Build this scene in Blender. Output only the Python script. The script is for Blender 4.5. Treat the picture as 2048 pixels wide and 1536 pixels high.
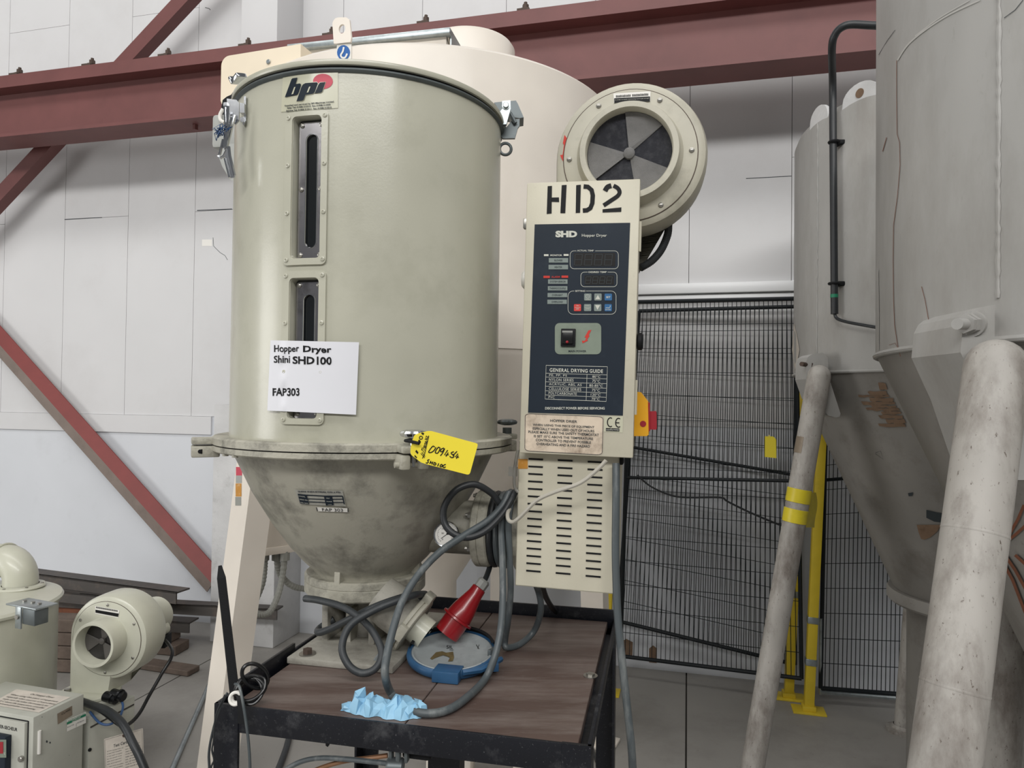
import bpy, bmesh, math, random
from mathutils import Vector, Matrix

for o in list(bpy.data.objects): bpy.data.objects.remove(o, do_unlink=True)
SC = bpy.context.scene
COL = SC.collection
rnd = random.Random(7)

# ---------------------------------------------------------------- camera
F = 1400.0
EYE = Vector((0, 0, 1.5))
PITCH, ROLL = math.radians(1.01), math.radians(0.67)
RC = Matrix.Rotation(math.pi/2 + PITCH, 3, 'X') @ Matrix.Rotation(ROLL, 3, 'Z')
cam_d = bpy.data.cameras.new('camera')
cam_d.sensor_fit = 'HORIZONTAL'; cam_d.sensor_width = 36.0; cam_d.lens = 36.0*F/2048.0
cam_d.clip_start = 0.02; cam_d.clip_end = 100
cam = bpy.data.objects.new('camera', cam_d); COL.objects.link(cam)
cam.matrix_world = Matrix.Translation(EYE) @ RC.to_4x4()
SC.camera = cam

# ---------------------------------------------------------------- world, rooflights, exposure
SC.view_settings.view_transform = 'Standard'
SC.view_settings.look = 'None'
SC.view_settings.gamma = 1.0
SC.view_settings.use_curve_mapping = False
SC.view_settings.exposure = -0.08
world = bpy.data.worlds.new('hall_daylight'); SC.world = world; world.use_nodes = True
bg = world.node_tree.nodes['Background']
bg.inputs[0].default_value = (0.93, 0.96, 1.0, 1); bg.inputs[1].default_value = 0.15

def rooflight(name, loc, target, sx, sy, power, col=(1, .985, .96)):
    d = bpy.data.lights.new(name, 'AREA'); d.shape = 'RECTANGLE'; d.size = sx; d.size_y = sy
    d.energy = power; d.color = col
    o = bpy.data.objects.new(name, d); COL.objects.link(o); o.location = loc
    o.rotation_euler = (Vector(target)-Vector(loc)).to_track_quat('-Z', 'Y').to_euler()
    return o
rooflight('rooflight_rear', (-1.5, -10.5, 8.6), (-.5, 4, 1.5), 16, 1.6, 1450)
rooflight('rooflight_middle', (-.5, -.9, 8.0), (0, 3.4, 1.0), 14, 1.3, 360)
rooflight('doorway_left', (-10, -.9, 1.9), (0, 1.2, 1.7), 3.0, 3.6, 230)

# ---------------------------------------------------------------- layout: where the photograph's sight lines meet real surfaces
def ray(px, py): return RC @ Vector(((px-1024)/F, -(py-768)/F, -1))
def at(px, py, Y):
    d = ray(px, py); return EYE + d*(Y/d.y)
def atz(px, py, z):
    d = ray(px, py); return EYE + d*((z-EYE.z)/d.z)
def on_plane(px, py, p0, n):
    d = ray(px, py); return EYE + d*((Vector(p0)-EYE).dot(n)/d.dot(n))
def on_cyl(px, py, cx, cy, R):
    d = ray(px, py); a = d.x*d.x+d.y*d.y; b = -2*(d.x*cx+d.y*cy); c = cx*cx+cy*cy-R*R
    q = b*b-4*a*c
    t = (-b-math.sqrt(max(q, 0)))/(2*a); return EYE + d*t
def on_rev(px, py, cx, cy, rf, t0=.6, t1=5.0):
    d = ray(px, py); t = t0; st = .004
    while t < t1:
        p = EYE+d*t
        if math.hypot(p.x-cx, p.y-cy) < rf(p.z): break
        t += st
    lo, hi = t-st, t
    for _ in range(24):
        m = (lo+hi)/2; p = EYE+d*m
        if math.hypot(p.x-cx, p.y-cy) < rf(p.z): hi = m
        else: lo = m
    return EYE+d*lo

# ---------------------------------------------------------------- mesh helpers
LOC = {}          # root location of every object, so that parts keep their thing's base as origin
def lin(h):
    h = h.lstrip('#'); r = []
    for i in (0, 2, 4):
        c = int(h[i:i+2], 16)/255; r.append(c/12.92 if c <= .04045 else ((c+.055)/1.055)**2.4)
    return (*r, 1)
def frame(o, x, z):
    x = Vector(x).normalized(); z = Vector(z); z = (z-x*z.dot(x)).normalized(); y = z.cross(x)
    return Matrix(((x.x, y.x, z.x, o[0]), (x.y, y.y, z.y, o[1]), (x.z, y.z, z.z, o[2]), (0, 0, 0, 1)))
def framez(o, x, z):
    z = Vector(z).normalized(); x = Vector(x); return frame(o, x-z*x.dot(z), z)
I4 = Matrix.Identity(4)
class MB:
    def __init__(s): s.v = []; s.f = []; s.m = []
    def add(s, vs, fs, M=None, mi=0):
        n = len(s.v)
        s.v += [(M @ Vector(p)) if M is not None else Vector(p) for p in vs]
        for q in fs: s.f.append([n+i for i in q]); s.m.append(mi)
        return s
    def box(s, x0, x1, y0, y1, z0, z1, M=None, mi=0, bev=0, seg=2):
        if x1 < x0: x0, x1 = x1, x0
        if y1 < y0: y0, y1 = y1, y0
        if z1 < z0: z0, z1 = z1, z0
        vs = [(x0, y0, z0), (x1, y0, z0), (x1, y1, z0), (x0, y1, z0), (x0, y0, z1), (x1, y0, z1), (x1, y1, z1), (x0, y1, z1)]
        fs = [(0, 3, 2, 1), (4, 5, 6, 7), (0, 1, 5, 4), (1, 2, 6, 5), (2, 3, 7, 6), (3, 0, 4, 7)]
        if bev <= 0: return s.add(vs, fs, M, mi)
        bm = bmesh.new(); bv = [bm.verts.new(p) for p in vs]
        for q in fs: bm.faces.new([bv[i] for i in q])
        bmesh.ops.bevel(bm, geom=bm.edges[:], offset=bev, segments=seg, affect='EDGES', profile=.5)
        bm.verts.index_update()
        r = s.add([v.co.copy() for v in bm.verts], [[v.index for v in f.verts] for f in bm.faces], M, mi)
        bm.free(); return r
    def cyl(s, p0, p1, r0, r1=None, n=20, cap=True, mi=0, bev=0):
        p0 = Vector(p0); p1 = Vector(p1); r1 = r0 if r1 is None else r1
        d = p1-p0; L = d.length; M = frame(p0, d.orthogonal(), d)
        if bev: prof = [(0, 0), (r0-bev, 0), (r0, bev), (r1, L-bev), (r1-bev, L), (0, L)]
        elif cap: prof = [(0, 0), (r0, 0), (r1, L), (0, L)]
        else: prof = [(r0, 0), (r1, L)]
        return s.lathe(prof, M, n, mi)
    def lathe(s, prof, M=None, n=32, mi=0, a0=0, a1=2*math.pi):
        full = abs(a1-a0-2*math.pi) < 1e-6; k = n if full else n+1
        vs = []; idx = []
        for r, z in prof:
            if r < 1e-7: idx.append([len(vs)]*k); vs.append((0, 0, z))
            else:
                row = []
                for i in range(k):
                    a = a0+(a1-a0)*i/n; row.append(len(vs)); vs.append((r*math.cos(a), r*math.sin(a), z))
                idx.append(row)
        fs = []
        for j in range(len(prof)-1):
            for i in range(n):
                i2 = (i+1) % k
                q = [idx[j][i], idx[j][i2], idx[j+1][i2], idx[j+1][i]]
                u = []
                for a in q:
                    if a not in u: u.append(a)
                if len(u) > 2: fs.append(u)
        return s.add(vs, fs, M, mi)
    def tube(s, pts, r, n=10, closed=False, mi=0, cap=True, smooth=0):
        pts = [Vector(p) for p in pts]
        if smooth: pts = spline(pts, smooth, closed)
        rs = r if isinstance(r, (list, tuple)) else [r]*len(pts)
        if len(rs) != len(pts): rs = [rs[min(int(i*len(rs)/len(pts)), len(rs)-1)] for i in range(len(pts))]
        N = len(pts); vs = []; T = []
        for i in range(N):
            a = pts[(i-1) % N] if closed or i > 0 else pts[i]; b = pts[(i+1) % N] if closed or i < N-1 else pts[i]
            t = (b-a); T.append(t.normalized() if t.length > 1e-9 else Vector((0, 0, 1)))
        nrm = T[0].orthogonal().normalized()
        for i in range(N):
            nrm = (nrm-T[i]*nrm.dot(T[i]))
            nrm = nrm.normalized() if nrm.length > 1e-6 else T[i].orthogonal().normalized()
            bn = T[i].cross(nrm)
            for k in range(n):
                a = 2*math.pi*k/n; vs.append(pts[i]+(nrm*math.cos(a)+bn*math.sin(a))*rs[i])
        fs = []
        for i in range(N if closed else N-1):
            j = (i+1) % N
            for k in range(n): fs.append((i*n+k, i*n+(k+1) % n, j*n+(k+1) % n, j*n+k))
        if cap and not closed: fs.append(tuple(range(n-1, -1, -1))); fs.append(tuple((N-1)*n+k for k in range(n)))
        return s.add(vs, fs, None, mi)
    def prism(s, poly, h0, h1, M=None, mi=0):      # poly in local x,z ; depth along local y
        n = len(poly); vs = [(p[0], h0, p[1]) for p in poly]+[(p[0], h1, p[1]) for p in poly]
        fs = [tuple(range(n)), tuple(range(2*n-1, n-1, -1))]+[(i, n+i, n+(i+1) % n, (i+1) % n) for i in range(n)]
        return s.add(vs, fs, M, mi)
    def ring(s, outer, inner, h0, h1, M=None, mi=0):   # loops of equal length, local x,z ; depth along y
        n = len(outer); vs = []
        for h in (h0, h1):
            vs += [(p[0], h, p[1]) for p in outer]+[(p[0], h, p[1]) for p in inner]
        fs = []
        for i in range(n):
            j = (i+1) % n
            fs += [(i, j, n+j, n+i), (2*n+i, 3*n+i, 3*n+j, 2*n+j), (i, 2*n+i, 2*n+j, j), (n+i, n+j, 3*n+j, 3*n+i)]
        return s.add(vs, fs, M, mi)
    def sphere(s, c, r, n=12, M=None, mi=0, sz=1.0):
        k = max(4, n//2)
        prof = [(r*math.sin(math.pi*i/k), -r*sz*math.cos(math.pi*i/k)) for i in range(k+1)]
        prof[0] = (0, -r*sz); prof[-1] = (0, r*sz)
        return s.lathe(prof, (M or I4) @ Matrix.Translation(Vector(c)), n, mi)
    def torus(s, M, R, r, n=28, k=10, mi=0):
        return s.tube([M @ Vector((R*math.cos(2*math.pi*i/n), R*math.sin(2*math.pi*i/n), 0)) for i in range(n)], r, k, True, mi)
    def grid(s, fn, nu, nv, mi=0):
        vs = [fn(i/nu, j/nv) for j in range(nv+1) for i in range(nu+1)]
        fs = [(j*(nu+1)+i, j*(nu+1)+i+1, (j+1)*(nu+1)+i+1, (j+1)*(nu+1)+i) for j in range(nv) for i in range(nu)]
        return s.add(vs, fs, None, mi)
    def build(s, name, mat, parent=None, smooth=32, loc=None, **props):
        L = LOC[parent.name] if parent is not None else Vector(loc if loc is not None else (0, 0, 0))
        me = bpy.data.meshes.new(name)
        me.from_pydata([p-L for p in s.v], [], s.f)
        for m in (mat if isinstance(mat, (list, tuple)) else [mat]): me.materials.append(MAT(m) if isinstance(m, str) else m)
        for p, k in zip(me.polygons, s.m): p.material_index = k
        bm = bmesh.new(); bm.from_mesh(me); bmesh.ops.recalc_face_normals(bm, faces=bm.faces[:]); bm.to_mesh(me); bm.free()
        if smooth:
            for p in me.polygons: p.use_smooth = True
            me.set_sharp_from_angle(angle=math.radians(smooth))
        o = bpy.data.objects.new(name, me); COL.objects.link(o)
        if parent is not None: o.parent = parent
        else: o.location = L
        LOC[o.name] = L
        for k, v in props.items(): o[k] = v
        return o
def spline(pts, k=8, closed=False):
    P = [Vector(p) for p in pts]; N = len(P); out = []
    for i in range(N if closed else N-1):
        p0 = P[(i-1) % N] if closed or i > 0 else P[0]; p1 = P[i]; p2 = P[(i+1) % N]
        p3 = P[(i+2) % N] if closed or i < N-2 else P[-1]
        for j in range(k):
            t = j/k
            out.append(.5*((2*p1)+(p2-p0)*t+(2*p0-5*p1+4*p2-p3)*t*t+(3*p1-p0-3*p2+p3)*t**3))
    if not closed: out.append(P[-1])
    return out
def thing(name, loc, label, cat, group=None):
    o = bpy.data.objects.new(name, None); COL.objects.link(o); o.location = loc; o.empty_display_size = .05
    LOC[o.name] = Vector(loc); tag(o, label, cat, group); return o
def tag(o, label, cat=None, group=None):
    o['label'] = label
    if cat: o['category'] = cat
    if group: o['group'] = group
    return o
def struct(o, label=None, cat=None):
    o['kind'] = 'structure'
    if label: o['label'] = label
    if cat: o['category'] = cat
    return o
def rrect(x0, x1, z0, z1, r, k=5):
    out = []
    for cx, cz, a in ((x1-r, z1-r, 0), (x0+r, z1-r, 90), (x0+r, z0+r, 180), (x1-r, z0+r, 270)):
        for i in range(k+1):
            b = math.radians(a+90*i/k); out.append((cx+r*math.cos(b), cz+r*math.sin(b)))
    return out
# lettering --------------------------------------------------------------
_TX = {}
def glyphs(s, bold=0.0, shear=0.0, space=1.0):
    k = (s, bold, shear, space)
    if k in _TX: return _TX[k]
    c = bpy.data.curves.new('t', 'FONT'); c.body = s; c.size = 1; c.offset = bold; c.shear = shear; c.space_character = space
    c.resolution_u = 3; c.fill_mode = 'FRONT'
    o = bpy.data.objects.new('t', c); COL.objects.link(o)
    me = bpy.data.meshes.new_from_object(o)
    vs = [v.co.copy() for v in me.vertices]; fs = [tuple(p.vertices) for p in me.polygons]
    bpy.data.objects.remove(o); bpy.data.curves.remove(c); bpy.data.meshes.remove(me)
    x0 = min(v.x for v in vs); x1 = max(v.x for v in vs); y0 = min(v.y for v in vs); y1 = max(v.y for v in vs)
    r = ([((v.x-x0)/(x1-x0), (y1-v.y)/(y1-y0)) for v in vs], fs); _TX[k] = r
    return r
def lerp2(TL, TR, BL, BR=None):
    if BR is None: BR = (TR[0]+BL[0]-TL[0], TR[1]+BL[1]-TL[1])
    def f(a, b):
        x = (TL[0]*(1-a)+TR[0]*a)*(1-b)+(BL[0]*(1-a)+BR[0]*a)*b
        y = (TL[1]*(1-a)+TR[1]*a)*(1-b)+(BL[1]*(1-a)+BR[1]*a)*b
        return x, y
    return f
def text(mb, surf, s, TL, TR, BL, BR=None, bold=0.0, shear=0.0, space=1.0, mi=0, warp=None):
    uv, fs = glyphs(s, bold, shear, space); f = lerp2(TL, TR, BL, BR)
    def g(a, b):
        if warp: a, b = warp(a, b)
        return surf(*f(a, b))
    mb.add([g(a, b) for a, b in uv], fs, None, mi)
def textb(mb, surf, s, x0, y0, x1, y1, **k): text(mb, surf, s, (x0, y0), (x1, y0), (x0, y1), **k)
def patch(mb, surf, TL, TR, BL, BR=None, nu=1, nv=1, mi=0):
    f = lerp2(TL, TR, BL, BR); mb.grid(lambda a, b: surf(*f(a, b)), nu, nv, mi)
def rect(mb, surf, x0, y0, x1, y1, nu=1, nv=1, mi=0): patch(mb, surf, (x0, y0), (x1, y0), (x0, y1), None, nu, nv, mi)
def poly(mb, surf, pts, mi=0): mb.add([surf(*p) for p in pts], [tuple(range(len(pts)))], None, mi)
def outline(mb, surf, pts, w, mi=0):        # closed stroke of width w (pixels of the sight lines)
    n = len(pts); P = [Vector(p) for p in pts]; a = []; b = []
    for i in range(n):
        t = (P[(i+1) % n]-P[i-1]); t = t.normalized() if t.length else Vector((1, 0)); nn = Vector((-t.y, t.x))
        a.append(P[i]+nn*w/2); b.append(P[i]-nn*w/2)
    mb.add([surf(*p) for p in a+b], [(i, (i+1) % n, n+(i+1) % n, n+i) for i in range(n)], None, mi)
def stroke(mb, surf, pts, w, mi=0, k=0):
    P = [Vector((p[0], p[1])) for p in pts]
    if k: P = [Vector((q.x, q.y)) for q in spline([Vector((p.x, p.y, 0)) for p in P], k)]
    n = len(P); a = []; b = []
    for i in range(n):
        t = P[min(i+1, n-1)]-P[max(i-1, 0)]; t = t.normalized() if t.length else Vector((1, 0)); nn = Vector((-t.y, t.x))
        a.append(P[i]+nn*w/2); b.append(P[i]-nn*w/2)
    mb.add([surf(*p) for p in a+b], [(i, i+1, n+i+1, n+i) for i in range(n-1)], None, mi)

# ---------------------------------------------------------------- materials (all node based)
_M = {}; SPEC = {}
def paint(name, col, rough=.45, metal=0., grime=None, amt=.4, scale=5., thr=.52, bump=.0, bscale=60., coat=0., speck=0., alpha=1., var=.06, streak=1.0, soft=.25, spec=.5):
    SPEC[name] = dict(col=col, rough=rough, metal=metal, grime=grime, amt=amt, scale=scale, thr=thr, bump=bump, bscale=bscale, coat=coat, speck=speck, alpha=alpha, var=var, streak=streak, soft=soft, spec=spec)
def MAT(name):
    if name in _M: return _M[name]
    s = SPEC[name]; m = bpy.data.materials.new(name); m.use_nodes = True; _M[name] = m
    nt = m.node_tree; N = nt.nodes; L = nt.links; b = N['Principled BSDF']
    b.inputs['Roughness'].default_value = s['rough']; b.inputs['Metallic'].default_value = s['metal']
    b.inputs['Coat Weight'].default_value = s['coat']; b.inputs['Coat Roughness'].default_value = .12
    b.inputs['Specular IOR Level'].default_value = s['spec']
    b.inputs['Alpha'].default_value = s['alpha']
    tc = N.new('ShaderNodeTexCoord'); mp = N.new('ShaderNodeMapping'); L.new(tc.outputs['Object'], mp.inputs[0])
    mp.inputs['Scale'].default_value = s['streak'] if isinstance(s['streak'], tuple) else (1, 1, s['streak'])
    def noise(sc, det=6, ro=.6):
        n = N.new('ShaderNodeTexNoise'); n.inputs['Scale'].default_value = sc; n.inputs['Detail'].default_value = det
        n.inputs['Roughness'].default_value = ro; L.new(mp.outputs[0], n.inputs['Vector']); return n
    def mix(fac, a, c, mode='MIX'):
        x = N.new('ShaderNodeMix'); x.data_type = 'RGBA'; x.blend_type = mode
        if isinstance(fac, float): x.inputs[0].default_value = fac
        else: L.new(fac, x.inputs[0])
        for i, q in ((6, a), (7, c)):
            if isinstance(q, tuple): x.inputs[i].default_value = q
            else: L.new(q, x.inputs[i])
        return x.outputs[2]
    def ramp(src, a, c, top=1.):
        r = N.new('ShaderNodeMapRange'); r.inputs[1].default_value = a; r.inputs[2].default_value = c; r.inputs[4].default_value = top
        L.new(src, r.inputs[0]); return r.outputs[0]
    col = lin(s['col'])
    if s['var']:
        n0 = noise(s['scale']*.7, 3)
        dk = tuple(c*(1-s['var']*2) for c in col[:3])+(1,); lt = tuple(min(1, c*(1+s['var'])) for c in col[:3])+(1,)
        col = mix(ramp(n0.outputs['Fac'], .3, .7), dk, lt)
    if s['grime']:
        n1 = noise(s['scale'], 9, .68)
        col = mix(ramp(n1.outputs['Fac'], s['thr'], s['thr']+s['soft'], s['amt']), col, lin(s['grime']))
    if s['speck']:
        n2 = noise(s['scale']*14, 4, .7)
        col = mix(ramp(n2.outputs['Fac'], .63, .70, s['speck']), col, lin(s['grime'] or '#333333'))
    if isinstance(col, tuple): b.inputs['Base Color'].default_value = col
    else: L.new(col, b.inputs['Base Color'])
    if s['bump']:
        n3 = noise(s['bscale'], 5, .6); bp = N.new('ShaderNodeBump'); bp.inputs['Strength'].default_value = s['bump']; bp.inputs['Distance'].default_value = .004
        L.new(n3.outputs['Fac'], bp.inputs['Height']); L.new(bp.outputs[0], b.inputs['Normal'])
    return m
paint('dryer_paint', '#bfbeae', .27, grime='#8a8974', amt=.35, scale=4.5, thr=.52, bump=.05, bscale=260, coat=.15, speck=.06)
paint('cast_paint', '#b1aea0', .5, grime='#4b4943', amt=.85, scale=17, thr=.46, bump=.35, bscale=120, speck=.25)
paint('cone_paint', '#a8a598', .42, grime='#45433d', amt=.85, scale=9, thr=.47, bump=.12, bscale=120, speck=.15)
paint('cabinet_paint', '#cbc6b3', .42, grime='#8d8775', amt=.3, scale=7, thr=.56, bump=.06, bscale=300, speck=.12)
paint('blower_paint', '#bdb9a9', .42, grime='#6d6a5a', amt=.5, scale=8, thr=.54, bump=.05, bscale=200, speck=.1)
paint('small_paint', '#c6c6b6', .36, grime='#7c7a68', amt=.35, scale=7, thr=.58, bump=.04, bscale=150, coat=.2, speck=.1)
paint('small_box_paint', '#b9bab0', .45, grime='#84837a', amt=.3, scale=8, thr=.56, speck=.15)
paint('cream', '#ebe3d8', .4, grime='#d6cbbb', amt=.25, scale=3, thr=.5, bump=.03, bscale=90, coat=.1)
paint('cream_yellow', '#ecdfc8', .42, var=.03)
paint('silo_grey', '#a9a8a5', .55, grime='#8b8781', amt=.65, scale=5, thr=.46, bump=.06, bscale=40, speck=.25, streak=.35, var=.08)
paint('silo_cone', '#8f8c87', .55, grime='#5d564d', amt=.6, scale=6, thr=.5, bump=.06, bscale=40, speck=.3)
paint('leg_grey', '#aeaaa4', .5, grime='#584c43', amt=.75, scale=13, thr=.45, speck=.95, bump=.12, bscale=50, streak=.4, var=.1)
paint('silo_chalk', '#bdbcb8', .6, var=.02)
paint('white_board', '#d3d3d4', .75, grime='#bdbbb9', amt=.3, scale=1.6, thr=.5, bump=.03, bscale=30, var=.02)
paint('white_paint', '#d1d4d9', .6, grime='#a9aaab', amt=.3, scale=2.5, thr=.56, speck=.05, bump=.05, bscale=25, var=.02)
paint('white_masonry', '#cfcfcf', .75, grime='#6f6a62', amt=.6, scale=6, thr=.58, bump=.5, bscale=40)
paint('bright_white', '#f2f4f6', .35, var=.0)
paint('wall_core', '#8d8a87', .8)
paint('concrete', '#9d9a95', .6, grime='#6b6762', amt=.55, scale=1.7, thr=.48, bump=.12, bscale=60, speck=.2)
paint('joint_dark', '#4c4945', .9, spec=.2)
paint('oxide', '#714442', .55, grime='#5a3535', amt=.35, scale=5, thr=.5, bump=.06, bscale=60)
paint('oxide_bright', '#7e3532', .55, grime='#b6a79b', amt=.6, scale=9, thr=.64)
paint('dusty_oxide', '#8a7d75', .75, grime='#5c534d', amt=.4, scale=9, thr=.5, speck=.2)
paint('rusty_bolt', '#55473f', .7, metal=.3, grime='#3a2d26', amt=.5, scale=30, thr=.5)
paint('black_steel', '#15171e', .42, spec=.35, grime='#6d6e70', amt=.5, scale=18, thr=.55, bump=.1, bscale=90, speck=.55)
paint('black_matt', '#1b1c1e', .6, spec=.2, var=.02)
paint('black_gloss', '#101113', .3, var=0)
paint('rubber', '#34383b', .5, grime='#6d7172', amt=.35, scale=26, thr=.55)
paint('rubber_dark', '#272a2d', .42, grime='#46494a', amt=.35, scale=26, thr=.55)
paint('cable_grey', '#4f5659', .42, grime='#a0a3a0', amt=.55, scale=30, thr=.52, streak=.25)
paint('pale_cable', '#b5b1a6', .45)
paint('conduit_grey', '#94958f', .5)
paint('chrome', '#d5d7da', .12, metal=1, grime='#7a7470', amt=.5, scale=25, thr=.58)
paint('window_chrome', '#b9b6b8', .2, metal=1, grime='#4c4440', amt=.8, scale=22, thr=.55, speck=.5)
paint('galv', '#aeb6b8', .35, metal=.75, grime='#6f797c', amt=.6, scale=22, thr=.48)
paint('galv_dark', '#6b7274', .45, metal=.6, grime='#4a5052', amt=.5, scale=18, thr=.5)
paint('steel', '#a6a49e', .35, metal=.9, grime='#5f5a52', amt=.5, scale=40, thr=.5)
paint('dark_glass', '#15191b', .12, coat=.6, var=0)
paint('panel_dark', '#262e38', .4, spec=.2, grime='#46505a', amt=.25, scale=14, thr=.55, var=.03)
paint('panel_green', '#7f8a7c', .45, grime='#5f6a5e', amt=.3, scale=30, thr=.5)
paint('button_grey', '#7c8783', .45, var=.02)
paint('print_light', '#c9cac0', .5, spec=.2, var=0)
paint('print_black', '#17181a', .5, spec=.2, var=0)
paint('print_blue', '#1d2630', .4, spec=.2, var=0)
paint('print_dim', '#3c4245', .4, spec=.2, var=0)
paint('display_dark', '#22201f', .25, var=0)
paint('red_print', '#c64038', .5, spec=.2, var=0)
paint('logo_red', '#c7475a', .45, var=0)
paint('button_red', '#cc3d36', .45, var=0)
paint('button_blue', '#1f5e90', .45, var=0)
paint('paper', '#e3e4ea', .5, var=.01, bump=.12, bscale=14)
paint('old_label', '#d8c8b4', .45, grime='#6f5947', amt=.8, scale=24, thr=.5, var=.08)
paint('sticker_cream', '#c3c2ac', .3, var=0, coat=.3)
paint('sticker_orange', '#c58a35', .5, grime='#ddd0b0', amt=.8, scale=60, thr=.55)
paint('yellow_tag', '#f0dc3a', .4, var=.02)
paint('yellow_plastic', '#e6a81d', .4, var=.02)
paint('yellow_post', '#e9cd3a', .42, grime='#a8932c', amt=.4, scale=8, thr=.58)
paint('tape_yellow', '#dcc92e', .4, grime='#a99a2a', amt=.4, scale=20, thr=.55)
paint('red_handle', '#9c1f2b', .4, var=.02)
paint('red_plug', '#8c0f18', .3, coat=.3, grime='#5d0a10', amt=.3, scale=30)
paint('plug_grey', '#8e8f8b', .5)
paint('ply', '#574741', .5, grime='#8d847e', amt=.5, scale=16, thr=.42, bump=.25, bscale=40, speck=.3, streak=(.2, 1.2, 1), var=.06)
paint('blue_clamp', '#2c567c', .42, grime='#20384c', amt=.5, scale=25, thr=.5)
paint('lid_grey', '#9aa0a1', .5, grime='#6b7072', amt=.5, scale=25, thr=.5)
paint('glue_brown', '#5f5236', .6, grime='#8b7d52', amt=.6, scale=90, thr=.5)
paint('glove', '#93c3e0', .45, grime='#4c93c0', amt=.3, scale=30, thr=.55, var=.05)
paint('mesh_black', '#23272a', .45, spec=.2, var=0)
paint('mesh_screen', '#3b3c42', .55, spec=.2, grime='#5d5e62', amt=.6, scale=70, thr=.45, bump=.7, bscale=900)
paint('vane_grey', '#858483', .6, grime='#676666', amt=.6, scale=20, thr=.48, bump=.7, bscale=900)
paint('vane_dark', '#55524f', .6)
paint('fan_dark', '#2a2b33', .6, spec=.2)
paint('hook_blue', '#2460a8', .4, var=0)
paint('off_white', '#e8e6e0', .4, var=.01)
paint('scrap_steel', '#4e4a47', .6, metal=.2, grime='#7a6a5d', amt=.6, scale=8, thr=.52, bump=.2, bscale=40)
paint('old_timber', '#6d5f55', .8, grime='#3e352e', amt=.6, scale=9, thr=.48, bump=.5, bscale=40)
paint('rust', '#7a4a33', .8, grime='#4d3226', amt=.6, scale=30, thr=.5)
paint('wood_torn', '#7b6450', .8, grime='#4f3a29', amt=.6, scale=40, thr=.5)
paint('copper_tube', '#8f6a4e', .45, metal=.4)
paint('grey_plastic', '#a8aaa6', .5)
paint('green_label', '#1c7d5b', .45, var=0)
paint('brass_plate', '#8f8272', .45, metal=.2, grime='#6a5f52', amt=.5, scale=40)
paint('card', '#d3cbc0', .6, grime='#9b8f82', amt=.4, scale=25, thr=.55)
paint('cast_dirty', '#a5a298', .6, grime='#6a665f', amt=.8, scale=12, thr=.45, bump=.3, bscale=90, speck=.2)
paint('plate_grey', '#a5a49c', .4, grime='#6f6d66', amt=.5, scale=60, thr=.5)
paint('blue_wire', '#34527c', .5)
# ================================================================ the hall
W0 = Vector((.62, 3.95, 0)); WA = math.radians(-14.1)
UW = Vector((math.cos(WA), math.sin(WA), 0)); VW = Vector((-math.sin(WA), math.cos(WA), 0))
MW = frame(W0, UW, (0, 0, 1)); MWI = MW.inverted()
def wl(px, py, off=0.):      # wall coordinates (s, -off, z) of a sight line on the plane `off` in front of the wall
    return MWI @ on_plane(px, py, W0-VW*off, VW)
# floor: screed with sawn joints
b = MB(); b.box(-12, 12, -14, 8, -.2, -.012, Matrix.Translation((0, 0, 0)))
floor = struct(b.build('floor', 'joint_dark'), 'grey concrete floor with sawn joints and scuffs', 'floor')
js = (MWI @ atz(440, 1308, 0)).x
for i in range(-4, 5):
    for j in range(-5, 1):
        b = MB(); b.box(js+i*2.6+.004, js+(i+1)*2.6-.004, j*2.6+.004, (j+1)*2.6-.004, -.03, 0, MW)
        b.build('floor_slab', 'concrete', floor, smooth=0)
# back wall of painted boards
zt = wl(0, 824).z; zb = wl(0, 857).z
b = MB(); b.box(-10, 7, 0, .2, 0, 7.0, MW)
wall = struct(b.build('wall_back', 'wall_core'), 'white boarded rear wall of the hall', 'wall')
s0 = wl(258, 500).x; PW = .53
cut = {-2: [(70, 62)], -1: [(190, 437)], 0: [(335, 26)], 1: [(430, 422)], 6: [(1540, 354)], 5: [(1380, 90)], 7: [(1600, 60)]}
for k in range(-13, 13):
    x0 = s0+k*PW; zs = [zt]
    for p in cut.get(k, []): zs.append(wl(*p).z)
    if k not in cut: zs.append(3.1+.7*math.sin(k*2.3))
    zs += [5.2, 7.0]
    for z0, z1 in zip(zs, zs[1:]):
        bb = MB(); bb.box(x0+.0015, x0+PW-.0015, -.012, 0, z0+.0012, z1-.0012, MW)
        bb.build('wall_panel', 'white_board', wall, smooth=0)
bb = MB(); bb.box(-10, 7, -.008, 0, .0, zt, MW); bb.build('wall_dado', 'white_paint', wall, smooth=0)
# painted-over repairs on the dado
b = MB()
for (px, py, w) in ((1253, 1293, 13), (1306, 1306, 8)):
    c = wl(px, py); b.prism([(c.x-.0-w*.0026, c.z-.05), (c.x+w*.0026, c.z-.05), (c.x+w*.0027, c.z+.03), (c.x, c.z+.045), (c.x-w*.0026, c.z+.025)], -.011, -.007, MW)
b.build('plaster_damage', 'wood_torn', wall, smooth=0)
b = MB(); e = wl(426, 850).x; b.box(-10, e, -.022, 0, zb, zt, MW)
struct(b.build('trim_1', 'white_board'), 'flat white cover strip along the wall, left of the column', 'trim')
zc = wl(1420, 590).z; zd = wl(1420, 600).z; ze = wl(1420, 568).z
b = MB(); x0 = wl(1040, 590).x; b.box(x0, 4.5, -.05, 0, wl(1420, 588).z, ze, MW, bev=.004); b.box(x0, 4.5, -.035, 0, wl(1420, 603).z, wl(1420, 591).z, MW, bev=.003)
struct(b.build('trim_2', 'bright_white'), 'bright white double ledge above the mesh fence', 'trim')
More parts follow.
